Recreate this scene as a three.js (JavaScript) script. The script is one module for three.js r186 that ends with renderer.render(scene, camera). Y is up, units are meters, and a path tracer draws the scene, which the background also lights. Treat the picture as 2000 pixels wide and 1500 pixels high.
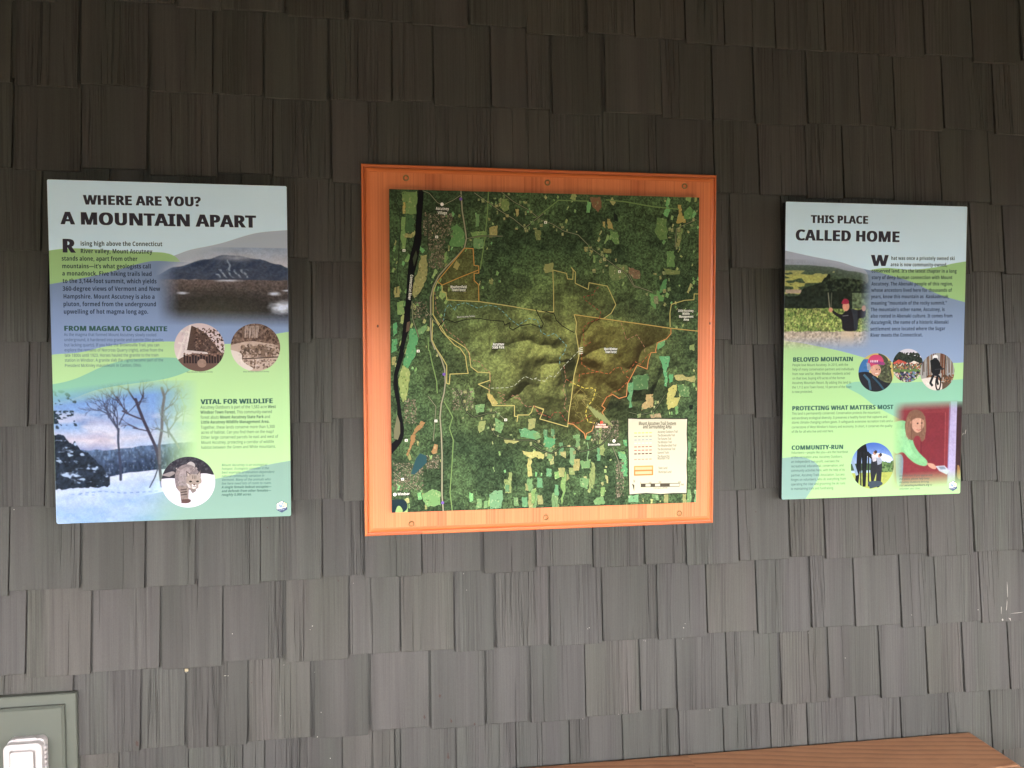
import * as THREE from 'three';
import { mergeGeometries, toCreasedNormals } from 'three/addons/utils/BufferGeometryUtils.js';
import { RoundedBoxGeometry } from 'three/addons/geometries/RoundedBoxGeometry.js';

// ---------------------------------------------------------------- camera, sky, sun, exposure
const scene = new THREE.Scene();
const camera = new THREE.PerspectiveCamera(49.0734, 4 / 3, 0.05, 600);
camera.rotation.order = 'YXZ';
camera.position.set(0, 1.73, 2.431);
camera.rotation.set(-0.04954, -0.16467, -0.00154);
camera.updateProjectionMatrix();

const renderer = new THREE.WebGLRenderer({ antialias: true });
renderer.toneMapping = THREE.LinearToneMapping;
renderer.toneMappingExposure = 31;
renderer.shadowMap.enabled = true;

{ // bright hazy sky: palest low down, greyer overhead, a little cloud structure
  const w = 256, h = 128, d = new Float32Array(w * h * 4);
  for (let j = 0; j < h; j++) for (let i = 0; i < w; i++) {
    const el = ((j + 0.5) / h - 0.5) * Math.PI, az = (i / w) * Math.PI * 2;
    const s = Math.max(0, Math.sin(el));
    const c = 1 + 0.07 * Math.sin(az * 3 + Math.sin(el * 7) * 2) * Math.cos(el * 9 + az) + 0.05 * Math.sin(az * 7 + el * 13);
    const L = (1.0 - 0.4 * s) * c, o = (j * w + i) * 4;
    d[o] = L * 1.0; d[o + 1] = L * 1.0; d[o + 2] = L * 1.02; d[o + 3] = 1;
  }
  const t = new THREE.DataTexture(d, w, h, THREE.RGBAFormat, THREE.FloatType);
  t.mapping = THREE.EquirectangularReflectionMapping; t.magFilter = THREE.LinearFilter; t.needsUpdate = true;
  scene.background = t; scene.environment = t;
}
const sun = new THREE.DirectionalLight(0xfff1dd, 0.5);   // behind the building, veiled by cloud
sun.position.set(-7, 16, -16); sun.target.position.set(0, 0, 4);
sun.castShadow = true; sun.shadow.radius = 30; sun.shadow.mapSize.set(2048, 2048);
Object.assign(sun.shadow.camera, { left: -20, right: 20, top: 20, bottom: -20, near: 1, far: 80 });
scene.add(sun, sun.target);

// ---------------------------------------------------------------- helpers
let seed = 1;
const reseed = (n) => { seed = n >>> 0; };
function rnd() { seed = (seed + 0x6d2b79f5) | 0; let t = Math.imul(seed ^ (seed >>> 15), 1 | seed); t = (t + Math.imul(t ^ (t >>> 7), 61 | t)) ^ t; return ((t ^ (t >>> 14)) >>> 0) / 4294967296; }
const rr = (a, b) => a + (b - a) * rnd();
const hash = (x, y) => { let h = Math.imul(x | 0, 374761393) ^ Math.imul(y | 0, 668265263); h = Math.imul(h ^ (h >>> 13), 1274126177); return ((h ^ (h >>> 16)) >>> 0) / 4294967296; };
const sm = (t) => t * t * (3 - 2 * t);
function n2(x, y) { const X = Math.floor(x), Y = Math.floor(y), u = sm(x - X), v = sm(y - Y);
  const a = hash(X, Y), b = hash(X + 1, Y), c = hash(X, Y + 1), d = hash(X + 1, Y + 1);
  return a + (b - a) * u + (c - a) * v + (a - b - c + d) * u * v; }
const fbm = (x, y, o = 4) => { let s = 0, a = 0.5, t = 0; for (let i = 0; i < o; i++) { s += a * n2(x, y); t += a; a *= 0.5; x = x * 2.03 + 17; y = y * 2.03 + 9; } return s / t; };
const clamp = (v, a = 0, b = 1) => Math.min(b, Math.max(a, v));
const mix = (a, b, t) => a + (b - a) * t;

const used = new Map();
function numbered(name) { const k = used.get(name) ?? 0; used.set(name, k + 1); return k ? name + '_' + String(k).padStart(3, '0') : name; }
function tag(o, label, category, group) { o.userData.label = label; o.userData.category = category; if (group) o.userData.group = group; return o; }
function thing(name, label, category, pos = [0, 0, 0], group) { const o = new THREE.Group(); o.name = numbered(name); o.position.set(...pos); scene.add(o); return tag(o, label, category, group); }
function part(name, geo, mat, parent, label) { const m = new THREE.Mesh(geo, mat); m.name = numbered(name); m.castShadow = m.receiveShadow = true; parent.add(m); if (label) m.userData.label = label; return m; }
function struct(name, geo, mat) { const m = part(name, geo, mat, scene); m.userData.kind = 'structure'; return m; }
const box = (w, h, d, x, y, z) => new THREE.BoxGeometry(w, h, d).translate(x, y, z);
const rbox = (w, h, d, r, x, y, z) => new RoundedBoxGeometry(w, h, d, 2, r).translate(x, y, z);
function dataTex(w, h, fn, srgb = true) {
  const d = new Uint8Array(w * h * 4);
  for (let y = 0; y < h; y++) for (let x = 0; x < w; x++) { const c = fn(x, y), o = (y * w + x) * 4; d[o] = clamp(c[0], 0, 255); d[o + 1] = clamp(c[1], 0, 255); d[o + 2] = clamp(c[2], 0, 255); d[o + 3] = 255; }
  const t = new THREE.DataTexture(d, w, h); t.wrapS = t.wrapT = THREE.RepeatWrapping; t.magFilter = THREE.LinearFilter; t.minFilter = THREE.LinearMipmapLinearFilter; t.generateMipmaps = true;
  if (srgb) t.colorSpace = THREE.SRGBColorSpace; t.needsUpdate = true; return t;
}
const canvas = (w, h) => { const c = document.createElement('canvas'); c.width = w; c.height = h; return [c, c.getContext('2d')]; };
function canvasTex(c) { const t = new THREE.CanvasTexture(c); t.colorSpace = THREE.SRGBColorSpace; t.anisotropy = 8; return t; }
const std = (o) => new THREE.MeshStandardMaterial(o);

// ---------------------------------------------------------------- shingle and wood surfaces (procedural)
const GW = 2048, GH = 1024, GM = 1.4;                          // the grain sheet spans 1.4 m each way
const grainField = (() => {                                    // streak tone and fine ridges of a brushed wood texture
  const tone = new Float32Array(GW * GH), ridge = new Float32Array(GW * GH);
  for (let y = 0; y < GH; y++) for (let x = 0; x < GW; x++) {
    const u = x / GW, v = y / GH;
    const wob = (fbm(u * 9, v * 3.1 + 40, 2) - 0.5) * 7;
    const xx = x + wob;
    const broad = n2(xx / 46, v * 2.2 + 7) * 0.6 + n2(xx / 19, v * 4 + 90) * 0.4;
    const fine = n2(xx / 4.2, v * 9 + 13) * 0.55 + n2(xx / 1.7, v * 16 + 31) * 0.45;
    const zone = sm(clamp((n2(xx / 85, v * 1.3 + 3) - 0.42) * 4));      // some bands are strongly grooved, others smooth
    const line = Math.pow(1 - Math.abs(n2(xx / 7.5, v * 1.6 + 200) * 2 - 1), 9) * (0.25 + zone);
    const dot = (hash(x >> 1, y >> 1) - 0.5);
    const i = y * GW + x;
    tone[i] = (broad - 0.5) * 0.18 + (fine - 0.5) * (0.08 + 0.14 * zone) - line * 0.14 + dot * 0.05;
    ridge[i] = 0.62 + (fine - 0.5) * (0.35 + 0.5 * zone) - line * 0.75 + dot * 0.06;
  }
  return { tone, ridge };
})();
const shingleMap = dataTex(GW, GH, (x, y) => {
  const t = grainField.tone[y * GW + x], hue = n2(x / 70, y / 300 + 55) - 0.5, g = 1 + t;
  return [(70.5 + hue * 1.6) * g, (69.4 - hue * 0.8) * g, (66.6 + hue * 1.4) * g];
});
const shingleBump = dataTex(GW, GH, (x, y) => { const v = grainField.ridge[y * GW + x] * 235; return [v, v, v]; }, false);
const shingleMats = [[1, 1, 1], [0.93, 0.93, 0.94], [1.05, 1.03, 1.0], [0.985, 0.99, 0.98], [1.02, 1.0, 1.01], [0.88, 0.875, 0.87]].map((c) =>
  new THREE.MeshPhysicalMaterial({ map: shingleMap, bumpMap: shingleBump, bumpScale: 0.0016, roughness: 0.9, specularIntensity: 0.4, color: new THREE.Color().setRGB(...c) }));

function woodTex(w, h, base, late, fn) { return dataTex(w, h, (x, y) => { const t = fn(x, y); return [mix(base[0], late[0], t), mix(base[1], late[1], t), mix(base[2], late[2], t)]; }); }
// vertical-grain fir: straight fine growth rings; here u runs across the grain (0.6 m), v along it (1.2 m)
const firMap = woodTex(1024, 512, [216, 125, 74], [172, 86, 43], (x, y) => {
  const v = y / 512, wob = (n2(x / 180, v * 2) - 0.5) * 8, xx = x + wob;
  const strip = hash(Math.floor((x + 30) / 97), 5), broad = n2(xx / 60, v * 2 + strip * 40), pitch = 3.2 + 3 * strip;
  const ring = Math.pow(n2(xx / pitch, 3 + v * 1.5), 2.2), dark = hash(Math.floor(xx / 3), 77) > 0.95 ? 0.45 * n2(xx / 9, v * 5) : 0;
  return clamp(0.08 + 0.22 * broad + 0.52 * ring * (0.35 + strip) + 0.22 * (strip - 0.5) + dark + 0.07 * (n2(x / 1.5, y / 7) - 0.5));
});
const firMat = std({ map: firMap, roughness: 0.48 });
const firEdge = std({ map: firMap, roughness: 0.42, color: 0xfff0d8 });
// flat-sawn plank: cathedral arcs; u along the plank (2 m), v across it (0.3 m)
const plankMap = woodTex(2048, 384, [150, 107, 76], [104, 66, 43], (x, y) => {
  const u = x / 2048, v = y / 384;
  const heart = 0.62 + 0.12 * Math.sin(u * 4 + 0.6);
  const dv = (v - heart) * 1.5 + 0.05 * (fbm(u * 9, v * 3 + 8, 3) - 0.5), along = ((u + 0.06) % 0.5) / 0.5;
  const arc = Math.sqrt(dv * dv + 0.0016) * 7 + along * 6.5 + 0.35 * fbm(u * 24, v * 3, 3);
  const f = arc - Math.floor(arc), ring = Math.pow(f, 2.4) * (1 - sm(clamp((f - 0.86) * 7)));
  return clamp(0.04 + (0.25 + 1.3 * fbm(u * 7, arc * 0.35, 2)) * 0.8 * ring + 0.34 * (fbm(u * 46, v * 9, 3) - 0.5) + 0.18 * (n2(x / 9, y / 1.3) - 0.5));
});
const plankMat = std({ map: plankMap, roughness: 0.55 });
const deckMat = std({ color: 0xd2c0a2, roughness: 0.8 });

// ---------------------------------------------------------------- the unseen covered porch, its openings sized to shape the light on the wall
{
  const g = new THREE.PlaneGeometry(400, 400, 1, 1).rotateX(-Math.PI / 2).translate(0, -0.16, 100);
  const grass = dataTex(256, 256, (x, y) => { const t = 0.7 + 0.5 * (hash(x, y) - 0.5) + 0.5 * (fbm(x / 30, y / 30) - 0.5); return [54 * t, 60 * t, 38 * t]; });
  grass.repeat.set(160, 160);
  struct('ground', g, std({ map: grass, roughness: 1 }));
  const decks = [];
  for (let i = 0; i < 28; i++) decks.push(box(9.0, 0.04, 0.134, 0.7, -0.02, 0.07 + i * 0.139));
  struct('deck', mergeGeometries(decks), deckMat);
  const boards = [];
  for (let i = 0; i < 29; i++) boards.push(box(9.0, 0.02, 0.136, 0.7, 2.96, 0.06 + i * 0.138));
  struct('ceiling', mergeGeometries(boards), std({ color: 0x6d5238, roughness: 0.8 }));
  struct('roof', box(9.6, 0.2, 4.9, 0.7, 3.12, 2.05), std({ color: 0x4a4744, roughness: 0.9 }));
  const beam = std({ color: 0x77563a, roughness: 0.75 });
  struct('unseen_header_beam', box(9.0, 0.98, 0.16, 0.7, 2.49, 4.0), beam);  // out of view, hung low to dim the upper wall
  struct('added_side_beam', box(0.16, 0.72, 3.9, 5.12, 2.619, 1.965), beam);  // added unseen beams that narrow the side openings and cut side light
  struct('added_side_beam', box(0.16, 0.94, 3.9, -3.72, 2.509, 1.965), beam);
  for (const [w, d, h, x, z] of [[8.6, 0.08, 1.0, 0.7, 4.0], [0.08, 3.9, 1.72, 5.12, 1.95]]) struct('added_knee_wall', box(w, h, d, x, h / 2, z), beam);  // added unseen walls that block low light from front and right
  struct('added_end_wall', box(0.2, 1.7, 4.0, -3.72, 0.85, 2.02), std({ color: 0x4b4642, roughness: 0.9 }));  // added out of view to shut off light from the left end
  const posts = thing('porch_post', 'square brown timber post under the left end of the porch beam', 'post', [-3.6, 0, 4.0], 'porch posts');
  part('post_shaft', box(0.16, 2.0, 0.16, 0, 1.0, 0), beam, posts); part('post_base', box(0.2, 0.08, 0.2, 0, 0.04, 0), beam, posts);
  const p2 = posts.clone(); p2.name = numbered('porch_post'); p2.position.x = 5.0; scene.add(p2); p2.userData.label = 'square brown timber post under the right end of the porch beam';
  struct('building', box(9.6, 6.4, 8, 0.7, 3.05, -4.2), std({ color: 0x5a5650, roughness: 0.9 }));  // unseen bulk behind the wall, added to shade the lawn
  // added unseen wooded rise across the lawn, blocking the lowest sky
  const hg = new THREE.PlaneGeometry(420, 60, 120, 16), hp = hg.attributes.position;
  for (let i = 0; i < hp.count; i++) { const x = hp.getX(i), t = (hp.getY(i) + 30) / 60; hp.setXYZ(i, x, -0.2 + t * (4 + 4 * fbm(x / 26 + 50, 2, 4)), 70 + t * 60 + 6 * fbm(x / 9, t * 9, 3)); }
  hg.computeVertexNormals();
  struct('hills', hg, std({ color: 0x39452a, roughness: 1, side: THREE.DoubleSide }));
}
// ---------------------------------------------------------------- the shingled wall
const wall = thing('shingle_wall', 'dark grey wood shingle wall carrying the three display boards', 'wall');
part('sheathing', box(7.6, 3.1, 0.06, 0.8, 1.55, -0.046), std({ color: 0x2c2a28, roughness: 0.9 }), wall);
const EXPO = 0.2248;
// one tapered shingle with split grooves; xl, xr, yb in metres at its butt
function shingleGeo(xl, xr, yb, lean, rough) {
  const w = xr - xl, cols = [[0, 0], [1, 0]], nG = rough === 0 ? Math.floor(rr(0, 3)) : rough === 1 ? Math.floor(rr(2, 7)) : Math.floor(rr(8, 20));
  const c0 = rr(0.1, 0.9), spread = rough === 2 ? rr(0.18, 0.5) : 0.6;
  let taken = []; const lvY = [0, 0.0016, 0.045, 0.09, 0.135, 0.18, EXPO + 0.034];
  for (let g = 0; g < nG; g++) {
    const x = c0 + (rnd() + rnd() - 1) * spread, gw = rr(0.0005, 0.0011) / w;
    if (x < 0.03 || x > 0.97 || taken.some((t) => Math.abs(t - x) < gw * 2.6)) continue;
    taken.push(x);
    const dep = rr(0.0022, 0.0048), mid = rr(-0.1, 1.1), half = rr(0.12, 0.75), on = lvY.map((y) => clamp((half - Math.abs(y / EXPO - mid)) * 6)), wv = lvY.map((y) => (rnd() - 0.5) * 0.0016);
    cols.push([x - gw, 0, wv, on], [x, -dep, wv, on], [x + gw, 0, wv, on]);
  }
  cols.sort((a, b) => a[0] - b[0]);
  const H = EXPO + 0.034, lv = lvY.map((y, j) => [y, j ? 0 : -0.0013]), last = lvY.length - 1, N = cols.length;
  const zf = (y) => 0.0168 - 0.0131 * (y / EXPO), zb = (y) => 0.0066 - 0.0086 * (y / EXPO);
  const tiltB = rr(-0.0008, 0.0008), cup = rr(-0.0003, 0.0004);
  const V = lv.map(([y, dz], j) => cols.map(([c, d, wv, on]) => {
    const x = xl + c * w + (wv ? wv[j] * (j > 1 ? 1 : 0.3) : 0) - lean * y;
    return [x, yb + y + (c - 0.5) * tiltB, zf(y) + dz + (d ? d * on[j] : 0) + cup * (1 - Math.pow(2 * c - 1, 2))];
  }));
  const P = [], UV = [], ou = rr(0.02, 0.84), ov = rr(0.01, 0.8);
  const push = (...q) => { for (const v of q) { P.push(...v); UV.push((v[0] - xl) / GM + ou, (v[1] - yb) / GM + ov); } };
  const quad = (a, b, c, d) => push(a, b, c, a, c, d);
  for (let j = 0; j < lv.length - 1; j++) for (let k = 0; k < N - 1; k++) quad(V[j][k], V[j][k + 1], V[j + 1][k + 1], V[j + 1][k]);
  const backOf = (v, y) => [v[0], v[1], zb(y)];
  const b0 = V[0].map((v) => backOf(v, 0));
  for (let k = 0; k < N - 1; k++) quad(b0[k], b0[k + 1], V[0][k + 1], V[0][k]);
  for (let j = 0; j < lv.length - 1; j++) for (const [k, s] of [[0, 0], [N - 1, 1]]) {
    const a = V[j][k], b = V[j + 1][k], A = backOf(a, lv[j][0]), B = backOf(b, lv[j + 1][0]);
    s ? quad(a, A, B, b) : quad(A, a, b, B);
  }
  quad(b0[N - 1], b0[0], backOf(V[last][0], H), backOf(V[last][N - 1], H));
  const g = new THREE.BufferGeometry();
  g.setAttribute('position', new THREE.Float32BufferAttribute(P, 3)); g.setAttribute('uv', new THREE.Float32BufferAttribute(UV, 2));
  g.computeVertexNormals();
  return g;
}
// every course seen in the photograph: left edge, right edge, butt height of each shingle, in millimetres
const courses = [
  [-1078, -1022, 2610, -1017, -911, 2622, -905, -812, 2624, -805, -675, 2640, -669, -513, 2637, -508, -395, 2628, -391, -228, 2632, -219, -65, 2624, -54, 118, 2626, 121, 275, 2621, 281, 444, 2631, 445, 614, 2615, 627, 764, 2628, 770, 919, 2624, 926, 1043, 2614, 1048, 1206, 2616, 1211, 1367, 2614, 1372, 1547, 2616, 1548, 1702, 2612, 1708, 1868, 2623, 1874, 2035, 2609, 2048, 2220, 2622],
  [-1078, -925, 2411, -913, -762, 2404, -752, -586, 2415, -576, -421, 2404, -416, -290, 2405, -281, -116, 2399, -105, 60, 2404, 65, 174, 2409, 181, 339, 2400, 345, 513, 2403, 523, 667, 2392, 682, 851, 2403, 854, 1008, 2393, 1015, 1140, 2395, 1148, 1311, 2388, 1320, 1489, 2396, 1492, 1606, 2398, 1612, 1773, 2390, 1780, 1949, 2399, 1959, 2172, 2388],
  [-1073, -929, 2189, -922, -760, 2185, -756, -594, 2195, -586, -412, 2181, -408, -267, 2193, -261, -110, 2186, -104, 18, 2176, 21, 182, 2179, 184, 340, 2178, 343, 514, 2178, 517, 674, 2188, 677, 837, 2183, 840, 1017, 2185, 1022, 1159, 2179, 1166, 1316, 2176, 1320, 1437, 2169, 1444, 1607, 2174, 1612, 1772, 2168, 1775, 1945, 2172, 1950, 2161, 2166],
  [-1025, -864, 1974, -858, -695, 1968, -691, -514, 1971, -511, -354, 1970, -350, -174, 1966, -172, 29, 1957, 33, 195, 1964, 198, 365, 1960, 369, 539, 1960, 544, 709, 1956, 714, 876, 1955, 880, 1064, 1944, 1078, 1239, 1955, 1246, 1431, 1950, 1437, 1546, 1949, 1551, 1704, 1946, 1710, 1885, 1945, 1890, 2001, 1953, 2009, 2226, 1946],
  [-1026, -854, 1733, -847, -696, 1738, -693, -533, 1732, -529, -371, 1738, -367, -169, 1729, -163, 5, 1742, 9, 179, 1737, 183, 342, 1737, 346, 524, 1737, 528, 695, 1737, 699, 869, 1736, 874, 1076, 1736, 1081, 1240, 1722, 1245, 1410, 1726, 1415, 1593, 1723, 1598, 1807, 1726, 1812, 2010, 1721, 2015, 2233, 1727],
  [-1051, -909, 1508, -903, -786, 1513, -782, -630, 1505, -626, -470, 1508, -466, -321, 1508, -316, -204, 1506, -201, -114, 1505, -112, 17, 1516, 22, 177, 1509, 182, 326, 1512, 331, 493, 1511, 498, 664, 1511, 669, 839, 1512, 844, 1001, 1509, 1006, 1155, 1509, 1161, 1226, 1498, 1233, 1423, 1502, 1428, 1615, 1503, 1621, 1777, 1498, 1782, 1959, 1497, 1967, 2184, 1501],
  [-1070, -873, 1293, -870, -727, 1289, -723, -568, 1289, -564, -407, 1287, -402, -241, 1287, -224, -96, 1288, -84, 66, 1280, 70, 221, 1282, 225, 371, 1281, 375, 540, 1282, 544, 712, 1278, 717, 857, 1277, 862, 1004, 1276, 1009, 1160, 1275, 1163, 1323, 1279, 1328, 1514, 1274, 1520, 1692, 1275, 1697, 1866, 1273, 1872, 1994, 1281, 1999, 2211, 1275],
  [-1077, -970, 1053, -965, -791, 1066, -782, -624, 1057, -617, -492, 1060, -481, -317, 1053, -314, -148, 1060, -142, -33, 1065, -25, 134, 1056, 139, 307, 1062, 319, 468, 1053, 476, 644, 1066, 649, 803, 1055, 811, 935, 1057, 943, 1109, 1049, 1114, 1276, 1055, 1284, 1395, 1060, 1402, 1562, 1049, 1568, 1750, 1052, 1759, 1917, 1040, 1926, 2098, 1049, 2104, 2296, 1039],
  [-1084, -934, 837, -929, -769, 826, -761, -590, 831, -582, -424, 826, -418, -260, 838, -248, -76, 824, -69, 70, 835, 76, 227, 834, 233, 345, 824, 355, 511, 830, 519, 675, 824, 680, 845, 829, 854, 1008, 824, 1013, 1171, 834, 1178, 1350, 822, 1360, 1502, 831, 1509, 1662, 826, 1671, 1791, 813, 1795, 1951, 820, 1957, 2141, 812, 2148, 2305, 812],
  [-1104, -996, 615, -994, -822, 603, -814, -646, 601, -639, -528, 607, -519, -360, 597, -353, -186, 604, -172, -22, 597, -12, 153, 608, 162, 317, 598, 325, 448, 601, 459, 624, 595, 628, 794, 601, 800, 909, 607, 918, 1076, 597, 1082, 1250, 601, 1262, 1413, 591, 1425, 1595, 600, 1603, 1762, 587, 1770, 1892, 589, 1902, 2063, 586, 2070, 2254, 584],
  [-1122, -986, 379, -982, -843, 369, -839, -709, 379, -705, -525, 369, -520, -377, 379, -373, -317, 369, -312, -219, 379, -215, -99, 369, -95, 52, 380, 56, 69, 369, 73, 232, 380, 236, 412, 369, 416, 576, 380, 581, 743, 369, 747, 924, 381, 929, 1070, 369, 1074, 1227, 381, 1232, 1352, 369, 1357, 1520, 381, 1526, 1679, 370, 1684, 1851, 382, 1857, 2005, 370, 2010, 2200, 382],
  [1559, 1734, 158, 1741, 1901, 156, 1908, 2062, 154, 2070, 2246, 152],
];
reseed(77);
const leanAt = (x) => -0.026 + 0.025 * (x + 0.95);
const field = [];
const courseY = [2.6222, 2.3998, 2.1801, 1.9572, 1.732, 1.5067, 1.2811, 1.055, 0.8262, 0.5986, 0.3749, 0.155];
for (let r = -1; r < 12; r++) {
  const row = courses[r] ?? [], y0 = r < 0 ? 2.847 : courseY[r];
  let top = y0 - 0.02, lo = 99, hi = -99;
  for (let i = 0; i < row.length; i += 3) {
    const xl = row[i] / 1000, xr = row[i + 1] / 1000, yb = row[i + 2] / 1000, k = rnd();
    const rough = k < 0.42 ? 0 : k < 0.74 ? 1 : 2;
    part('shingle', shingleGeo(xl, xr, yb, leanAt((xl + xr) / 2), rough), shingleMats[Math.floor(rnd() * shingleMats.length)], wall);
    top = Math.max(top, yb); lo = Math.min(lo, xl); hi = Math.max(hi, xr);
  }
  // the rest of the course runs on past the picture
  const extra = (a, b) => { let x = a; while (x < b) { const w = Math.min(rr(0.11, 0.2), b - x + 0.1); field.push(shingleGeo(x, x + w, y0 + rr(-0.012, 0.012), leanAt(clamp(x, -1, 2.2)), Math.floor(rr(0, 3)))); x += w + rr(0.001, 0.008); } };
  if (!row.length) extra(-2.9, 4.5); else { extra(hi + 0.004, 4.5); const n = []; let x = lo - 0.004; while (x > -2.9) { const w = rr(0.11, 0.2); field.push(shingleGeo(x - w, x, y0 + rr(-0.012, 0.012), leanAt(-1), Math.floor(rr(0, 3)))); x -= w + rr(0.001, 0.008); } }
  // undercourse that shows at the bottom of the joints
  const ub = top + 0.008, ug = new THREE.BufferGeometry(), a = -2.9, b = 4.5, zt = -0.0035, H = 0.245;
  const q = [[a, ub, 0.0058], [b, ub, 0.0058], [b, ub + H, zt], [a, ub + H, zt], [a, ub, 0.0012], [b, ub, 0.0012]];
  const idx = [0, 1, 2, 0, 2, 3, 4, 5, 1, 4, 1, 0];
  ug.setAttribute('position', new THREE.Float32BufferAttribute(idx.flatMap((i) => q[i]), 3));
  ug.setAttribute('uv', new THREE.Float32BufferAttribute(idx.flatMap((i) => [q[i][0] / GM, q[i][1] / GM]), 2));
  ug.computeVertexNormals();
  part('undercourse', ug, shingleMats[1], wall);
}
{ const m = part('outer_shingles', mergeGeometries(field), shingleMats[0], wall); m.userData.kind = 'stuff'; }

// ---------------------------------------------------------------- bench
{
  const b = thing('bench', 'brown wooden bench with a grained plank top against the wall', 'bench', [1.1, 0, 0]);
  b.rotation.z = -0.006;
  const L = 2.42, y = 0.4575 + 0.003;                                        // runs from x = -0.5 to x = 1.91
  const planks = [[0.022, 0.243, 0], [0.247, 0.40, 0.31]];
  planks.forEach(([z0, z1, ov], i) => {
    const d = z1 - z0, len = L, g = new RoundedBoxGeometry(len, 0.038, d, 2, 0.005).translate(-0.5 * len + 0.812 - (i ? 0.0 : 0), y - 0.019, (z0 + z1) / 2);
    const p = g.attributes.position, nn = g.attributes.normal, uv = g.attributes.uv;
    for (let k = 0; k < p.count; k++) uv.setXY(k, p.getX(k) / 2 + 0.02 + ov * 2, (Math.abs(nn.getZ(k)) > 0.7 ? p.getY(k) : p.getZ(k)) / 0.3 + ov);
    part('seat_plank', g, plankMat, b);
  });
  for (const x of [0.6, -1.4]) { part('leg', rbox(0.04, y - 0.042, 0.3, 0.004, x, (y - 0.042) / 2, 0.21), plankMat, b); }
}

// ---------------------------------------------------------------- outlet on its mounting block
{
  const o = thing('outlet_box', 'white weatherproof outlet cover on a grey-green mounting block, low on the wall', 'outlet', [-0.915, 0.66, 0.012]);
  const paint = std({ color: new THREE.Color().setRGB(0.066, 0.072, 0.058), roughness: 0.5 });
  const white = new THREE.MeshPhysicalMaterial({ color: new THREE.Color().setRGB(0.38, 0.35, 0.342), roughness: 0.38 });
  const slab = (x0, x1, y0, y1, z0, z1, bev) => {            // bevelled plate
    const s = new THREE.Shape(); s.moveTo(x0 + bev, y0 + bev); s.lineTo(x1 - bev, y0 + bev); s.lineTo(x1 - bev, y1 - bev); s.lineTo(x0 + bev, y1 - bev); s.closePath();
    return new THREE.ExtrudeGeometry(s, { depth: z1 - z0 - bev, bevelEnabled: true, bevelThickness: bev, bevelSize: bev, bevelSegments: 1, steps: 1 }).translate(0, 0, z0);
  };
  part('mounting_flange', slab(-0.112, 0.1125, -0.15, 0.1215, 0.0, 0.017, 0.0025), paint, o);
  part('mounting_block', slab(-0.0845, 0.0855, -0.12, 0.0945, 0.017, 0.033, 0.006), paint, o);
  const rr4 = (x0, x1, y0, y1, r) => { const s = new THREE.Shape(); s.moveTo(x0 + r, y0); s.lineTo(x1 - r, y0); s.absarc(x1 - r, y0 + r, r, -Math.PI / 2, 0); s.lineTo(x1, y1 - r); s.absarc(x1 - r, y1 - r, r, 0, Math.PI / 2); s.lineTo(x0 + r, y1); s.absarc(x0 + r, y1 - r, r, Math.PI / 2, Math.PI); s.lineTo(x0, y0 + r); s.absarc(x0 + r, y0 + r, r, Math.PI, Math.PI * 1.5); return s; };
  // gasketed base, then the hinged lid: a rim round a recessed pan with a raised window
  part('cover_base', new THREE.ExtrudeGeometry(rr4(-0.046, 0.043, -0.10, 0.018, 0.012), { depth: 0.02, bevelEnabled: true, bevelThickness: 0.002, bevelSize: 0.002, bevelSegments: 2 }).translate(0, 0, 0.033), white, o);
  const rim = rr4(-0.0475, 0.042, -0.10, 0.0135, 0.013), hole = rr4(-0.0375, 0.031, -0.09, 0.0035, 0.009); rim.holes.push(hole);
  part('lid_rim', new THREE.ExtrudeGeometry(rim, { depth: 0.016, bevelEnabled: true, bevelThickness: 0.0025, bevelSize: 0.0025, bevelSegments: 3 }).translate(0, 0, 0.056), white, o);
  part('lid_pan', box(0.074, 0.098, 0.004, -0.003, -0.043, 0.059), white, o);
  part('lid_window', new THREE.ExtrudeGeometry(rr4(-0.0345, 0.0185, -0.086, -0.0095, 0.006), { depth: 0.006, bevelEnabled: true, bevelThickness: 0.003, bevelSize: 0.003, bevelSegments: 3 }).translate(0, 0, 0.061), white, o);
  for (let k = 0; k < 5; k++) part('hinge_rib', rbox(0.005, 0.0085, 0.012, 0.0012, 0.0465, -0.0045 - k * 0.0128, 0.052), white, o);
  part('latch', rbox(0.052, 0.008, 0.012, 0.002, -0.0015, 0.0185, 0.05), white, o);
}

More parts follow.
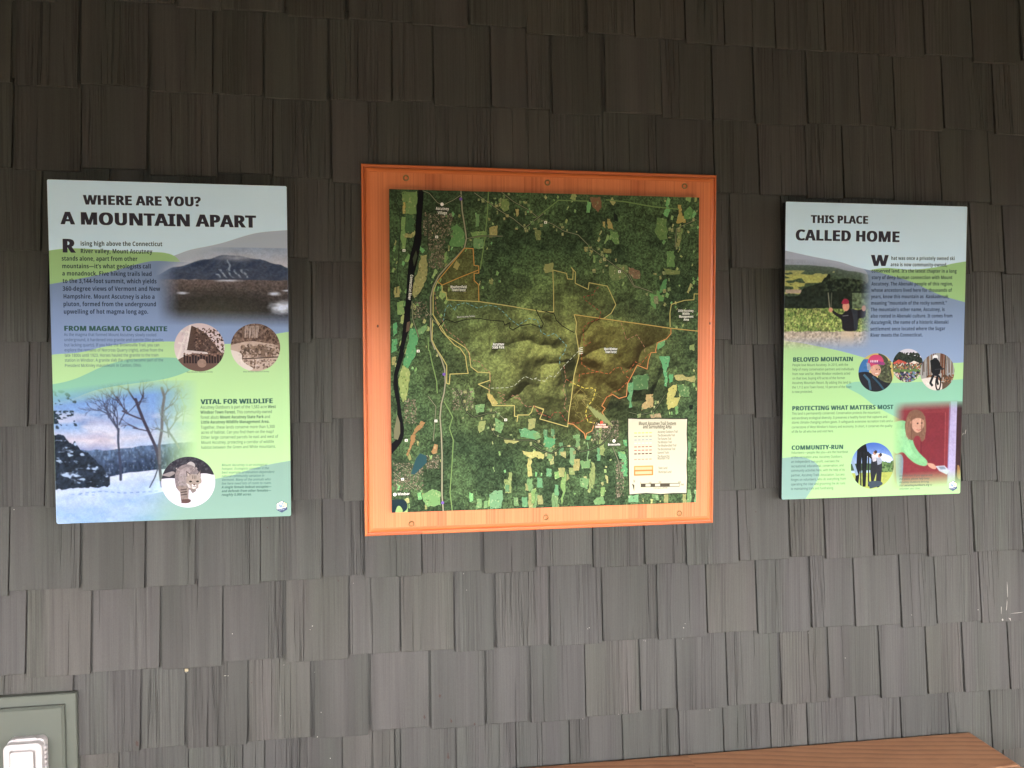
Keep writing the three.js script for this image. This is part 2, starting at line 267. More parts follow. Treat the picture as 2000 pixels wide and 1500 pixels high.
// ---------------------------------------------------------------- dried paint flecks and scrapes on the shingles
{
  const faceZ = (x, y) => { for (let r = 11; r >= 0; r--) for (let i = 0; i < courses[r].length; i += 3) { const yb = courses[r][i + 2] / 1000; if (x >= courses[r][i] / 1000 && x <= courses[r][i + 1] / 1000 && y >= yb - 0.001 && y < yb + EXPO - 0.014) return 0.0168 - 0.0131 * ((y - yb) / EXPO) + 0.0003; } return 0.0165; };
  const fleckMat = std({ color: 0x8f8b84, roughness: 0.7 }), rust = std({ color: 0x352620, roughness: 0.85 });
  const bit = (n, x, y, w, h, a, m, jag = 0.4) => { const s = new THREE.Shape(), k = 9; for (let i = 0; i < k; i++) { const t = (i / k) * 6.283, q = 1 - jag * rnd(); const X = Math.cos(t) * w * q, Y = Math.sin(t) * h * q; i ? s.lineTo(X, Y) : s.moveTo(X, Y); } part(n, new THREE.ExtrudeGeometry(s, { depth: 0.0005, bevelEnabled: false }).rotateZ(a).translate(x, y, faceZ(x, y)), m, wall); };
  reseed(404);
  for (const [x, y] of [[-947, 1286], [-519, 815], [-419, 794], [-409, 793], [-394, 915], [-175, 924], [-181, 914], [-256, 814], [-171, 788], [-266, 671], [-154, 672], [-130, 533], [267, 1004], [-165, 603], [631, 870], [636, 873], [938, 868], [933, 856], [930, 822], [806, 825], [811, 823], [741, 604], [616, 596], [1020, 593], [1344, 816], [1702, 853], [1645, 410], [1476, 725], [257, 1056], [-59, 1040], [728, 602], [751, 604], [1940, 857]]) bit('paint_fleck', x / 1000, y / 1000, rr(0.0007, 0.0017), rr(0.0008, 0.002), rr(0, 3), fleckMat);
  for (const [x, y, w, h] of [[-651, 623, 0.005, 0.01], [186, 695, 0.006, 0.007], [219, 619, 0.0045, 0.012], [141, 637, 0.004, 0.009], [288, 606, 0.003, 0.007], [210, 512, 0.005, 0.012]]) bit('stain', x / 1000, y / 1000, w, h, 0, rust, 0.6);
  for (const [x, y, w, h, a] of [[2049, 904, 0.0016, 0.052, 0.06], [2045, 861, 0.0011, 0.03, -0.05], [2025, 850, 0.0012, 0.022, 0.02], [2082, 839, 0.026, 0.0011, 0.06], [2056, 821, 0.004, 0.009, 0.7], [2029, 819, 0.0035, 0.005, 0.2], [1883, 1439, 0.0012, 0.011, -0.25], [1874, 1433, 0.001, 0.008, -0.3], [-416, 794, 0.008, 0.0009, 0.15]]) bit('scrape', x / 1000, y / 1000, w, h, a, fleckMat, 0.75);
  for (const [x, y] of [[1296, 1225], [-295, 1211], [-345, 770], [-101, 1052], [-31, 1700], [1091, 2093], [1167, 1205], [1944, 2103], [858, 1108]]) bit('nail_head', x / 1000, y / 1000, 0.0016, 0.0022, 0, rust, 0.2);
  part('shim', rbox(0.0095, 0.008, 0.004, 0.001, -0.5185, 0.8197, 0.0125), std({ color: 0x8f8468, roughness: 0.7 }), wall);
}
// ---------------------------------------------------------------- printed boards: drawing helpers
const SW = 1365, SH = 2048;
function poly(c, p, fill) { c.fillStyle = fill; c.beginPath(); for (let i = 0; i < p.length; i += 2) i ? c.lineTo(p[i], p[i + 1]) : c.moveTo(p[i], p[i + 1]); c.closePath(); c.fill(); }
function smoothPath(c, p, close) { c.beginPath(); c.moveTo(p[0], p[1]); for (let i = 2; i < p.length - 2; i += 2) c.quadraticCurveTo(p[i], p[i + 1], (p[i] + p[i + 2]) / 2, (p[i + 1] + p[i + 3]) / 2); c.lineTo(p[p.length - 2], p[p.length - 1]); if (close) c.closePath(); }
function blob(c, p, fill) { c.fillStyle = fill; smoothPath(c, p, true); c.fill(); }
// like blob, but points off the board stay sharp corners
function area(c, p, fill) { const out = (i) => p[i] <= 0 || p[i] >= SW || p[i + 1] <= 0 || p[i + 1] >= SH, n = p.length; c.fillStyle = fill; c.beginPath(); c.moveTo(p[0], p[1]); for (let i = 2; i < n; i += 2) { const j = (i + 2) % n; if (out(i)) c.lineTo(p[i], p[i + 1]); else if (out(j)) c.quadraticCurveTo(p[i], p[i + 1], p[j], p[j + 1]); else c.quadraticCurveTo(p[i], p[i + 1], (p[i] + p[j]) / 2, (p[i + 1] + p[j + 1]) / 2); } c.closePath(); c.fill(); }
function line(c, p, col, w, dash) { c.strokeStyle = col; c.lineWidth = w; c.lineJoin = 'round'; c.setLineDash(dash || []); c.beginPath(); for (let i = 0; i < p.length; i += 2) i ? c.lineTo(p[i], p[i + 1]) : c.moveTo(p[i], p[i + 1]); c.stroke(); c.setLineDash([]); }
// runs: 'plain *bold* plain'; box = [x0, y0, x1, y1] of the baseline; the line is stretched to that width
function text(c, s, b, size, col, style = '', halo) {
  c.save(); c.translate(b[0], b[1]); c.rotate(Math.atan2(b[3] - b[1], b[2] - b[0]));
  const runs = s.split('*'), font = (k) => style + (k % 2 ? ' bold ' : ' ') + size + 'px sans-serif';
  let w = 0; runs.forEach((t, k) => { c.font = font(k); w += c.measureText(t).width; });
  c.scale(Math.hypot(b[2] - b[0], b[3] - b[1]) / w, 1);
  let x = 0; runs.forEach((t, k) => { c.font = font(k); if (halo) { c.strokeStyle = halo; c.lineWidth = size * 0.3; c.lineJoin = 'round'; c.strokeText(t, x, 0); } c.fillStyle = col; c.fillText(t, x, 0); x += c.measureText(t).width; });
  c.restore();
}
function heavy(c, s, b, size, col, w) { c.save(); c.strokeStyle = col; text(c, '*' + s, b, size, col, '', null); c.restore(); if (w) { c.save(); c.translate(w, 0); text(c, '*' + s, b, size, col); c.translate(-2 * w, 0); text(c, '*' + s, b, size, col); c.restore(); } }
const disc = (q) => [q[0], q[1], Math.hypot(q[2] - q[0], q[3] - q[1])];
function inDisc(c, q, draw, lightOffset = 0.14) { const [x, y, r] = disc(q); c.save(); c.beginPath(); c.arc(x, y, r, 0, 7); c.clip(); c.translate(x, y); c.scale(r / 100, r / 100); draw(c); c.fillStyle = `rgba(0,0,0,${lightOffset})`; c.fillRect(-110, -110, 220, 220); c.restore(); const s = r * 0.70; develop(c, x - s, y - s, x + s, y + s, 0.12); }  // whole disc painted evenly darker to offset the brighter light below
const rgb = (a) => `rgb(${a.map((v) => Math.round(v)).join(',')})`;
function speck(c, n, x0, y0, x1, y1, cols, s0, s1, test) { for (let i = 0; i < n; i++) { const x = rr(x0, x1), y = rr(y0, y1); if (test && !test(x, y)) continue; c.fillStyle = cols[Math.floor(rnd() * cols.length)]; c.beginPath(); c.ellipse(x, y, rr(s0, s1), rr(s0, s1) * 0.7, rr(0, 3), 0, 7); c.fill(); } }
// a print whose edges dissolve into the board, as laid out by its designer
function vignette(c, W, H, draw, edges, lightOffset = 0) {               // last argument: even darkening painted in to offset stronger light low down
  const [k, g] = canvas(W, H); draw(g); soften(g, 2.2); develop(g, 0, 0, W, H, 0.08); g.globalCompositeOperation = 'source-atop'; g.fillStyle = `rgba(0,0,0,${lightOffset})`; g.fillRect(0, 0, W, H); g.globalCompositeOperation = 'destination-out';
  for (const [x0, y0, x1, y1] of edges) { const q = g.createLinearGradient(x0, y0, x1, y1); q.addColorStop(0, 'rgba(0,0,0,1)'); q.addColorStop(1, 'rgba(0,0,0,0)'); g.fillStyle = q; g.fillRect(0, 0, W, H); }
  c.drawImage(k, 0, 0);
}
// the softness and grain of an enlarged photograph
function develop(g, x0, y0, x1, y1, amp = 0.16) {
  x0 = Math.max(0, Math.floor(x0)); y0 = Math.max(0, Math.floor(y0)); x1 = Math.min(g.canvas.width, Math.ceil(x1)); y1 = Math.min(g.canvas.height, Math.ceil(y1));
  const w = x1 - x0, h = y1 - y0, im = g.getImageData(x0, y0, w, h), d = im.data;
  for (let y = 0; y < h; y++) for (let x = 0; x < w; x++) { const o = (y * w + x) * 4; if (!d[o + 3]) continue; const X = x + x0, Y = y + y0, f = 1 + amp * ((n2(X / 6, Y / 6) - 0.5) * 0.9 + (n2(X / 16 + 5, Y / 16) - 0.5) * 0.9 + (n2(X / 50, Y / 50 + 9) - 0.5) * 0.6), k = (n2(X / 30 + 70, Y / 30) - 0.5) * amp * 26; d[o] = clamp(d[o] * f + k, 0, 255); d[o + 1] = clamp(d[o + 1] * f, 0, 255); d[o + 2] = clamp(d[o + 2] * f - k, 0, 255); }
  g.putImageData(im, x0, y0);
}
function soften(g, r) { const [k, h] = canvas(g.canvas.width, g.canvas.height); h.filter = `blur(${r}px)`; h.drawImage(g.canvas, 0, 0); g.clearRect(0, 0, k.width, k.height); g.drawImage(k, 0, 0); }
// a picture computed point by point; fn(u, v) gives sRGB over the box
function pixels(g, a, b, fn) {
  const x0 = Math.max(0, Math.round(a[0])), y0 = Math.max(0, Math.round(a[1])), x1 = Math.min(g.canvas.width, Math.round(b[0])), y1 = Math.min(g.canvas.height, Math.round(b[1])), w = x1 - x0, h = y1 - y0, im = g.createImageData(w, h), d = im.data;
  for (let y = 0; y < h; y++) for (let x = 0; x < w; x++) { const q = fn((x + x0 - a[0]) / (b[0] - a[0]), (y + y0 - a[1]) / (b[1] - a[1])), o = (y * w + x) * 4; d[o] = clamp(q[0], 0, 255); d[o + 1] = clamp(q[1], 0, 255); d[o + 2] = clamp(q[2], 0, 255); d[o + 3] = 255; }
  g.putImageData(im, x0, y0);
}
const mix3 = (a, b, t) => [mix(a[0], b[0], t), mix(a[1], b[1], t), mix(a[2], b[2], t)];
const mul3 = (a, f) => [a[0] * f, a[1] * f, a[2] * f];
function prof(pts, u) { for (let i = 0; i < pts.length - 2; i += 2) if (u <= pts[i + 2]) { const t = clamp((u - pts[i]) / (pts[i + 2] - pts[i])); return mix(pts[i + 1], pts[i + 3], sm(t)); } return pts[pts.length - 1]; }
function twig(c, x, y, a, len, w, depth, col) {
  const x2 = x + Math.cos(a) * len, y2 = y + Math.sin(a) * len; c.strokeStyle = col; c.lineWidth = w; c.lineCap = 'round'; c.beginPath(); c.moveTo(x, y); c.quadraticCurveTo((x + x2) / 2 + rr(-0.1, 0.1) * len, (y + y2) / 2 + rr(-0.08, 0.08) * len, x2, y2); c.stroke();
  if (depth > 0) { const n = 2 + (rnd() > 0.5 ? 1 : 0); for (let i = 0; i < n; i++) twig(c, x2 - (x2 - x) * rr(0, 0.35), y2 - (y2 - y) * rr(0, 0.35), a + rr(-0.75, 0.75), len * rr(0.55, 0.8), Math.max(1, w * 0.62), depth - 1, col); }
}
function emblem(c, q) {                                           // hexagonal badge: ridge, sun and a soaring bird
  const [x, y, r] = disc(q); c.save(); c.translate(x, y); c.scale(r / 50, r / 50);
  const hex = [0, -50, 43, -25, 43, 25, 0, 50, -43, 25, -43, -25];
  poly(c, hex, '#3c4764'); c.save(); c.beginPath(); for (let i = 0; i < 12; i += 2) i ? c.lineTo(hex[i] * 0.92, hex[i + 1] * 0.92) : c.moveTo(hex[i] * 0.92, hex[i + 1] * 0.92); c.clip();
  c.fillStyle = '#f3efdc'; c.fillRect(-50, -50, 100, 100); c.fillStyle = '#efe3a0'; c.beginPath(); c.arc(24, -10, 24, 0, 7); c.fill();
  poly(c, [-50, 30, -30, 16, -8, 14, 14, -4, 50, 12, 50, 60, -50, 60], '#3c4764');
  poly(c, [-30, -14, -18, -26, -8, -12, 8, -44, 24, -50, 4, -6, 14, 2, -10, 12, -26, 20, -18, 4], '#7f93a8');
  text(c, '*Ascutney', [-32, 22, 32, 10], 17, '#eef0f4', 'italic'); text(c, '*OUTDOORS', [-20, 30, 20, 27], 7, '#cfd6e2'); c.restore(); c.restore();
}
const INK = '#33303b', DEEP = '#2f4f49', BODY = '#4c5d63';


// ---------------------------------------------------------------- left board print
function printLeft() {
  const [k, c] = canvas(SW, SH); reseed(5);
  c.fillStyle = '#cce6fb'; c.fillRect(0, 0, SW, SH);  // upper colours lightened and lower ones darkened to offset the uneven light
  area(c, [597, 479, 744, 417, 803, 395, 967, 361, 1118, 306, 1232, 278, 1392, 267, 1386, 712, 592, 717], '#a9b4c6');
  area(c, [-15, 420, 3, 416, 70, 405, 168, 399, 453, 416, 751, 417, 740, 639, -22, 721], '#98bd86');
  area(c, [-20, 617, 5, 615, 164, 580, 293, 552, 408, 516, 517, 480, 597, 465, 743, 477, 1389, 475, 1380, 1093, -31, 1084], '#788bb0');
  area(c, [-30, 1039, 5, 1028, 153, 1024, 290, 983, 441, 963, 587, 955, 704, 953, 986, 973, 1047, 964, 1306, 901, 1391, 891, 1378, 1830, -49, 1786], '#9abb88');
  area(c, [-35, 1213, 4, 1209, 114, 1184, 208, 1139, 280, 1102, 396, 1065, 548, 1052, 702, 1050, 843, 1082, 790, 1129, 656, 1180, 509, 1201, 364, 1219, 219, 1247, 76, 1314, -37, 1320], '#76a58f');
  area(c, [421, 1910, 717, 1849, 912, 1800, 1003, 1787, 1094, 1756, 1233, 1717, 1395, 1695, 1389, 2170, -43, 2110, 130, 2016], '#769388');
  // snowy mountain beyond a bare wood
  vignette(c, SW, SH, (g) => {
    pixels(g, [584, 380], [1387, 871], (u, v) => {
      const top = prof([0, 0.36, 0.15, 0.25, 0.38, 0.15, 0.5, 0.095, 0.6, 0.1, 0.75, 0.14, 0.9, 0.2, 1, 0.26], u) + 0.006 * (fbm(u * 60, 3, 3) - 0.5);
      const base = 0.40 + 0.012 * (fbm(u * 20, 9, 2) - 0.5), cloud = Math.exp(-Math.pow((u - 0.60) / 0.16, 2) - Math.pow((v - 0.115) / 0.05, 2)) * (0.3 + fbm(u * 14, v * 20, 3));
      let q;
      if (v < top) q = mix3([142, 156, 184], [204, 202, 214], clamp(v / 0.28)).map((z) => z * (0.96 + 0.1 * fbm(u * 8, v * 14, 3)));
      else if (v < base) {
        const rid = 1 - Math.abs(2 * fbm(u * 11 + v * 6, v * 5 + 4, 4) - 1), t = (v - top) / (base - top);
        q = mul3(mix3([36, 52, 84], [74, 86, 112], rid), 0.72 + 0.4 * fbm(u * 70, v * 70, 2)); q = mix3(q, [74, 76, 92], t * 0.35);
        const run = Math.abs(u - 0.535 - 0.10 * (v - 0.17) - 0.006 * Math.sin(v * 60 + 1)), fan = v > 0.27 ? Math.abs(((u - 0.44) * 20 - v * 9 + 4 + 0.5 * n2(u * 30, v * 20)) % 1 - 0.5) : 1;
        if (v > 0.15 && v < 0.29 && run < 0.004 + 0.012 * fbm(u * 50, v * 50, 2) * (v - 0.13) * 6) q = mix3(q, [176, 196, 222], 0.55);
        if (v > 0.27 && v < 0.38 && u > 0.44 && u < 0.68 && fan < 0.17) q = mix3(q, [184, 202, 226], 0.9 * n2(u * 70, v * 50));
      } else {
        const t = (v - base) / (1 - base), near = clamp(1 - Math.hypot((u - 0.46) / 0.5, (v - 0.86) / 0.4)) ;
        q = mul3(mix3([98, 88, 88], [44, 42, 44], clamp(t * 1.6 + near)), 0.55 + 0.95 * (fbm(u * 90, v * 60, 3) * 0.7 + 0.3 * n2(u * 160, v * 120)));
        q = mix3(q, [76, 74, 60], clamp(near * 1.4) * 0.5); if (v > 0.82) q = mix3(q, [104, 106, 98], clamp((v - 0.82) * 5) * 0.5 * n2(u * 70, v * 60));
        const snow = (cx, cy, w, h) => clamp(1.4 - Math.hypot((u - cx) / w, (v - cy) / h) * 1.2 - 0.5 * (fbm(u * 30, v * 40, 2) - 0.5));
        const sn = Math.max(snow(0.53, 0.41, 0.11, 0.018), snow(0.93, 0.37, 0.06, 0.022), snow(0.93, 0.74, 0.11, 0.09), snow(0.87, 0.57, 0.05, 0.03), snow(0.97, 0.53, 0.05, 0.012), snow(0.2, 0.57, 0.05, 0.018), snow(0.25, 0.40, 0.06, 0.006));
        q = mix3(q, [196, 204, 226], clamp(sn));
      }
      return mix3(q, [176, 178, 192], clamp(cloud * 0.8));
    });
  }, [[...[595, 563], ...[727, 562]], [...[958, 863], ...[960, 762]], [...[893, 374], ...[921, 451]]]);
  // winter dusk between bare trees
  vignette(c, SW, SH, (g) => {
    pixels(g, [-20, 1191], [884, 2117], (u, v) => {
      const U = u * 1.1, far = 0.43 + 0.02 * Math.sin(U * 5) + 0.012 * (fbm(u * 30, 4, 3) - 0.5), snowLine = prof([0, 0.68, 0.2, 0.665, 0.35, 0.625, 0.5, 0.60, 0.7, 0.585, 1, 0.59], u);
      const firTop = u < 0.36 ? prof([0, 0.33, 0.06, 0.35, 0.14, 0.40, 0.22, 0.47, 0.30, 0.54, 0.36, 0.62], u) + 0.035 * (fbm(u * 40, 8, 3) - 0.5) : 2, firLow = 0.705 - 0.05 * u + 0.02 * (fbm(u * 50, 2, 2) - 0.5);
      let q;
      if (v < far) { const t = v / far, cl = fbm(u * 5 + 1.5, v * 13, 4), pk = clamp((cl - 0.46) * 5) * clamp((t - 0.25) * 3); q = mix3([104, 150, 220], [166, 190, 232], t); q = mix3(q, [214, 212, 232], pk * 0.75); q = mix3(q, [128, 142, 192], clamp((fbm(u * 4 + 9, v * 16, 3) - 0.52) * 5) * clamp((t - 0.45) * 4) * 0.8); q = mix3(q, [232, 212, 216], clamp(1 - Math.abs(t - 0.86) * 6) * 0.7 * clamp(1.3 - u)); }
      else if (v < snowLine) { const n = fbm(u * 80, v * 40, 3); q = mul3(mix3([86, 108, 142], [44, 58, 84], clamp((v - far) * 8)), 0.6 + 0.8 * n); if (n2(u * 120, v * 70) > 0.8) q = mix3(q, [150, 168, 196], 0.4); }
      else { const t = (v - snowLine) / (1 - snowLine), d = fbm(u * 5, v * 13, 3); q = mix3([196, 208, 232], [130, 166, 222], clamp(t * 1.05 + (d - 0.5) * 0.9)); }
      if (v > firTop && v < firLow) { const n = fbm(u * 70 + v * 20, v * 60, 3); q = mul3([34, 44, 60], 0.4 + 1.1 * n); const sn = fbm(u * 26 + 3, v * 44, 3); if (sn > 0.63) q = mix3(q, [168, 190, 224], clamp((sn - 0.63) * 9)); }
      const hang = u < 0.17 ? fbm(u * 34 - v * 8, v * 46, 3) : 0; if (v > 0.03 && v < 0.31 && hang > 0.54 + u * 0.9 && Math.abs(v - 0.17) > 0.018) q = mul3([42, 58, 72], 0.6 + 0.7 * n2(u * 120, v * 90));
      return q;
    });
    const T = (b, a, L, w, d, col) => twig(g, b[0], b[1], a, L, w, d, col);
    T([367, 1791], -1.6, 165, 15, 0, '#39405a'); T([362, 1612], -1.57, 130, 12, 5, '#3d445e'); T([361, 1488], -2.1, 110, 8, 4, '#474e68'); T([366, 1457], -1.1, 100, 7, 4, '#474e68');
    line(g, [602, 1838, 590, 1696, 574, 1602, 539, 1515, 504, 1429, 477, 1351, 463, 1304], '#3e3a4c', 17); line(g, [594, 1696, 592, 1587, 609, 1493, 615, 1368, 628, 1291, 614, 1236], '#5b5566', 16);
    T([466, 1320], -2.1, 95, 9, 5, '#3e3a4c'); T([477, 1351], -1.2, 90, 7, 5, '#3e3a4c'); T([504, 1429], -2.7, 130, 9, 5, '#433f52'); T([620, 1306], -1.1, 70, 7, 4, '#5b5566'); T([615, 1384], -0.7, 80, 6, 4, '#5b5566'); T([532, 1499], -2.9, 90, 6, 3, '#433f52'); T([706, 1605], -2.1, 120, 12, 4, '#6b7480'); T([650, 1494], -1.0, 90, 7, 4, '#6b7480'); T([731, 1464], -1.4, 120, 5, 4, '#7f9488');
    line(g, [582, 1727, 563, 1782, 532, 1843], '#3c4258', 7); line(g, [133, 1869, 263, 1858, 378, 1873, 495, 1870, 583, 1865], '#8099c8', 7, [14, 22]);
    line(g, [90, 1872, 219, 1880], '#87a0cf', 6, [12, 26]);
  }, [[...[819, 1545], ...[560, 1539]], [...[220, 1212], ...[232, 1316]], [...[637, 2123], ...[421, 1926]]], 0.2);
  // two old brown photographs
  inDisc(c, [837, 990, 839, 843], (g) => { g.fillStyle = '#d5c3c6'; g.fillRect(-100, -100, 200, 200); blob(g, [-30, -90, 20, -70, 60, -10, 110, 50, 110, 110, 0, 70, -60, 10], '#57443f'); speck(g, 260, -20, -80, 100, 60, ['#4a3935', '#6d5851', '#3c2d2b', '#81695f'], 2, 6); poly(g, [-60, 10, 30, 20, 50, 60, -40, 60, -90, 70, -100, 0], '#d9cac8'); for (const p of [[-46, -70, -92, 60], [-34, -96, -70, 90], [-80, -70, -40, -60], [-84, -20, -50, -8]]) line(g, p, '#e3d6d4', 9); blob(g, [-100, 60, -40, 20, 20, 30, 80, 20, 100, 60, 100, 100, -100, 100], '#6b544c'); for (let i = 0; i < 14; i++) { const x = -60 + i * 11; line(g, [x, 30 + (i % 3) * 4, x, 66], '#33272a', 8); g.fillStyle = '#8a6e64'; g.beginPath(); g.arc(x, 26 + (i % 3) * 4, 4, 0, 7); g.fill(); } g.fillStyle = '#9a7f74'; g.beginPath(); g.arc(8, 66, 18, 0, 7); g.fill(); });
  inDisc(c, [1166, 991, 1168, 844], (g) => { g.fillStyle = '#6f5a50'; g.fillRect(-100, -100, 200, 200); speck(g, 300, -100, -100, 100, 0, ['#5c4840', '#7d675c', '#4d3b35', '#8b7468'], 3, 8); for (let i = 0; i < 12; i++) line(g, [-40 + i * 5, -90, -44 + i * 5 + rr(-4, 4), -40], '#c9b6ae', 2); blob(g, [-100, -10, -30, -30, 30, -20, 100, -10, 100, 100, -100, 100], '#bda79c'); blob(g, [-40, 0, 20, -14, 80, 10, 90, 40, -20, 40], '#7a665a'); speck(g, 120, -60, -10, 90, 40, ['#8d786a', '#6a574d', '#a8938a', '#5a4940'], 3, 9); line(g, [-60, 48, 100, 40], '#4f3f38', 5); speck(g, 90, -60, 52, 90, 86, ['#8f7b70', '#cbbab2', '#705d54'], 2, 7); blob(g, [-100, 10, -50, 20, -60, 60, 10, 96, -100, 100], '#dccfcb'); });
  // a wild cat walking through snow
  inDisc(c, [757, 1817, 760, 1660], (g) => {
    g.fillStyle = '#dcd8e4'; g.fillRect(-100, -100, 200, 200); blob(g, [-110, -14, -60, -20, -20, -10, 20, -26, 60, -36, 110, -20, 110, -110, -110, -110], '#33313a'); speck(g, 120, -100, -100, 100, -50, ['#2b2a34', '#3f3d46', '#47454e'], 3, 9);
    blob(g, [-100, -30, -60, -48, -44, -36, -70, -22], '#8f8588');
    blob(g, [-14, -60, 2, -84, 24, -76, 28, -56, 0, -50], '#b0a9aa');
    blob(g, [-46, 20, -54, -20, -40, -58, -8, -74, 24, -62, 44, -34, 48, 6, 30, 24, -10, 34, -36, 34], '#81767a'); blob(g, [-36, 10, -40, -24, -24, -54, 0, -62, 10, -40, 4, 0, -14, 24], '#94898b');
    speck(g, 130, -44, -60, 40, 16, ['#786d70', '#8d8284', '#9d9294'], 1.5, 3.5);
    blob(g, [-44, 16, -20, 10, 2, 20, 0, 44, -2, 66, 8, 74, 2, 82, -26, 82, -30, 66, -32, 40], '#8a7c78'); for (const y of [30, 40, 50]) line(g, [-30, y, -6, y - 3], '#4f423f', 4); blob(g, [-28, 68, 4, 64, 10, 76, -4, 84, -28, 82], '#5e4643');
    blob(g, [2, 24, 24, 22, 30, 36, 14, 44], '#857a78');
    poly(g, [-6, -20, -8, -46, 12, -28], '#5a5050'); poly(g, [30, -28, 46, -48, 46, -18], '#5a5050'); poly(g, [-3, -22, -4, -38, 8, -27], '#b3a49e'); poly(g, [34, -27, 43, -40, 43, -20], '#b3a49e');
    blob(g, [-8, -18, 6, -32, 22, -30, 38, -30, 50, -10, 48, 10, 38, 24, 22, 30, 4, 24, -8, 8], '#9c8f88'); blob(g, [-8, 4, 6, 10, 10, 24, 0, 22], '#cfc7c6'); blob(g, [36, 10, 48, 2, 48, 14, 36, 24], '#cfc7c6'); blob(g, [12, 8, 30, 8, 30, 24, 20, 29, 12, 24], '#d9d2d0');
    for (const x of [16, 22, 28]) line(g, [x, -26, x, -12], '#5f5453', 2.5); for (const x of [8, 34]) { g.fillStyle = '#2a2524'; g.beginPath(); g.ellipse(x, -2, 5.5, 3.5, 0, 0, 7); g.fill(); } poly(g, [16, 8, 27, 8, 21, 15], '#5d3f3e'); line(g, [14, 20, 21, 17, 29, 20], '#6b5552', 2);
  });
  // words
  heavy(c, 'WHERE ARE YOU?', [198, 142, 860, 136], 78, INK, 2.5); heavy(c, 'A MOUNTAIN APART', [71, 260, 1180, 257], 102, INK, 3.5); heavy(c, 'R', [69, 426, 145, 427], 112, INK, 4);
  const big = [['ising high above the Connecticut', [174, 385, 635, 380]], ['River valley, Mount Ascutney', [173, 429, 577, 426]], ['stands alone, apart from other', [68, 475, 492, 471]], ['mountains\u2014it\u2019s what geologists call', [69, 520, 568, 515]], ['a monadnock. Five hiking trails lead', [69, 563, 572, 560]], ['to the 3,144-foot summit, which yields', [70, 607, 598, 604]], ['360-degree views of Vermont and New', [69, 653, 617, 649]], ['Hampshire. Mount Ascutney is also a', [71, 699, 586, 697]], ['pluton, formed from the underground', [70, 744, 593, 742]], ['upwelling of hot magma long ago.', [71, 789, 547, 787]]];
  for (const [s, b] of big) text(c, '*' + s, b, 36, '#232d3a');
  heavy(c, 'FROM MAGMA TO GRANITE', [70, 890, 654, 892], 41, DEEP, 1.5); heavy(c, 'VITAL FOR WILDLIFE', [838, 1338, 1265, 1337], 41, DEEP, 1.5);
  for (const [s, b] of [['As the magma that formed Mount Ascutney slowly cooled', [70, 921, 590, 923]], ['underground, it hardened into granite and syenite (like granite,', [70, 952, 632, 953]], ['but lacking quartz). If you hike the Brownsville Trail, you can', [70, 983, 606, 984]], ['explore the remains of Norcross Quarry (right), active from the', [70, 1013, 627, 1015]], ['late 1800s until 1923. Horses hauled the granite to the train', [71, 1045, 600, 1045]], ['station in Windsor. A granite slab (far right) became part of the', [70, 1074, 626, 1075]], ['President McKinley mausoleum in Canton, Ohio.', [69, 1106, 502, 1106]]]) text(c, s, b, 25, '#3e4d60');
  for (const [s, b] of [['Ascutney Outdoors is part of the 1,582-acre *West', [836, 1366, 1282, 1368]], ['*Windsor Town Forest.* This community-owned', [835, 1397, 1259, 1399]], ['forest abuts *Mount Ascutney State Park* and', [835, 1428, 1247, 1430]], ['*Little Ascutney Wildlife Management Area.', [836, 1458, 1243, 1460]], ['Together, these lands conserve more than 5,300', [835, 1490, 1274, 1492]], ['acres of habitat. Can you find them on the map?', [836, 1521, 1268, 1523]], ['Other large conserved parcels lie east and west of', [835, 1552, 1293, 1554]], ['Mount Ascutney, protecting a corridor of wildlife', [835, 1583, 1268, 1586]], ['habitat between the Green and White mountains.', [834, 1614, 1279, 1616]]]) text(c, s, b, 26, '#32453f');
  for (const [s, b] of [['Mount Ascutney is an ecological', [952, 1723, 1223, 1727]], ['hotspot. Ecologists consider it the', [952, 1746, 1234, 1749]], ['best example of elevation-dependent', [952, 1769, 1266, 1773]], ['natural community variation in', [951, 1792, 1205, 1795]], ['Vermont. Many of the animals who', [951, 1815, 1243, 1819]], ['live here need lots of room to roam.', [950, 1838, 1248, 1842]], ['*A single female bobcat occupies\u2014', [950, 1861, 1247, 1865]], ['*and defends from other females\u2014', [950, 1885, 1244, 1889]], ['*roughly 5,000 acres.', [949, 1908, 1128, 1910]]]) text(c, s, b, 21, '#33504a', 'italic');
  for (const b of [[758, 1145, 911, 1144], [1089, 1145, 1244, 1144]]) text(c, 'West Windsor Historical Society', b, 12, '#3f5048', 'italic');
  emblem(c, [1309, 1987, 1309, 1949]);
  return canvasTex(k);
}

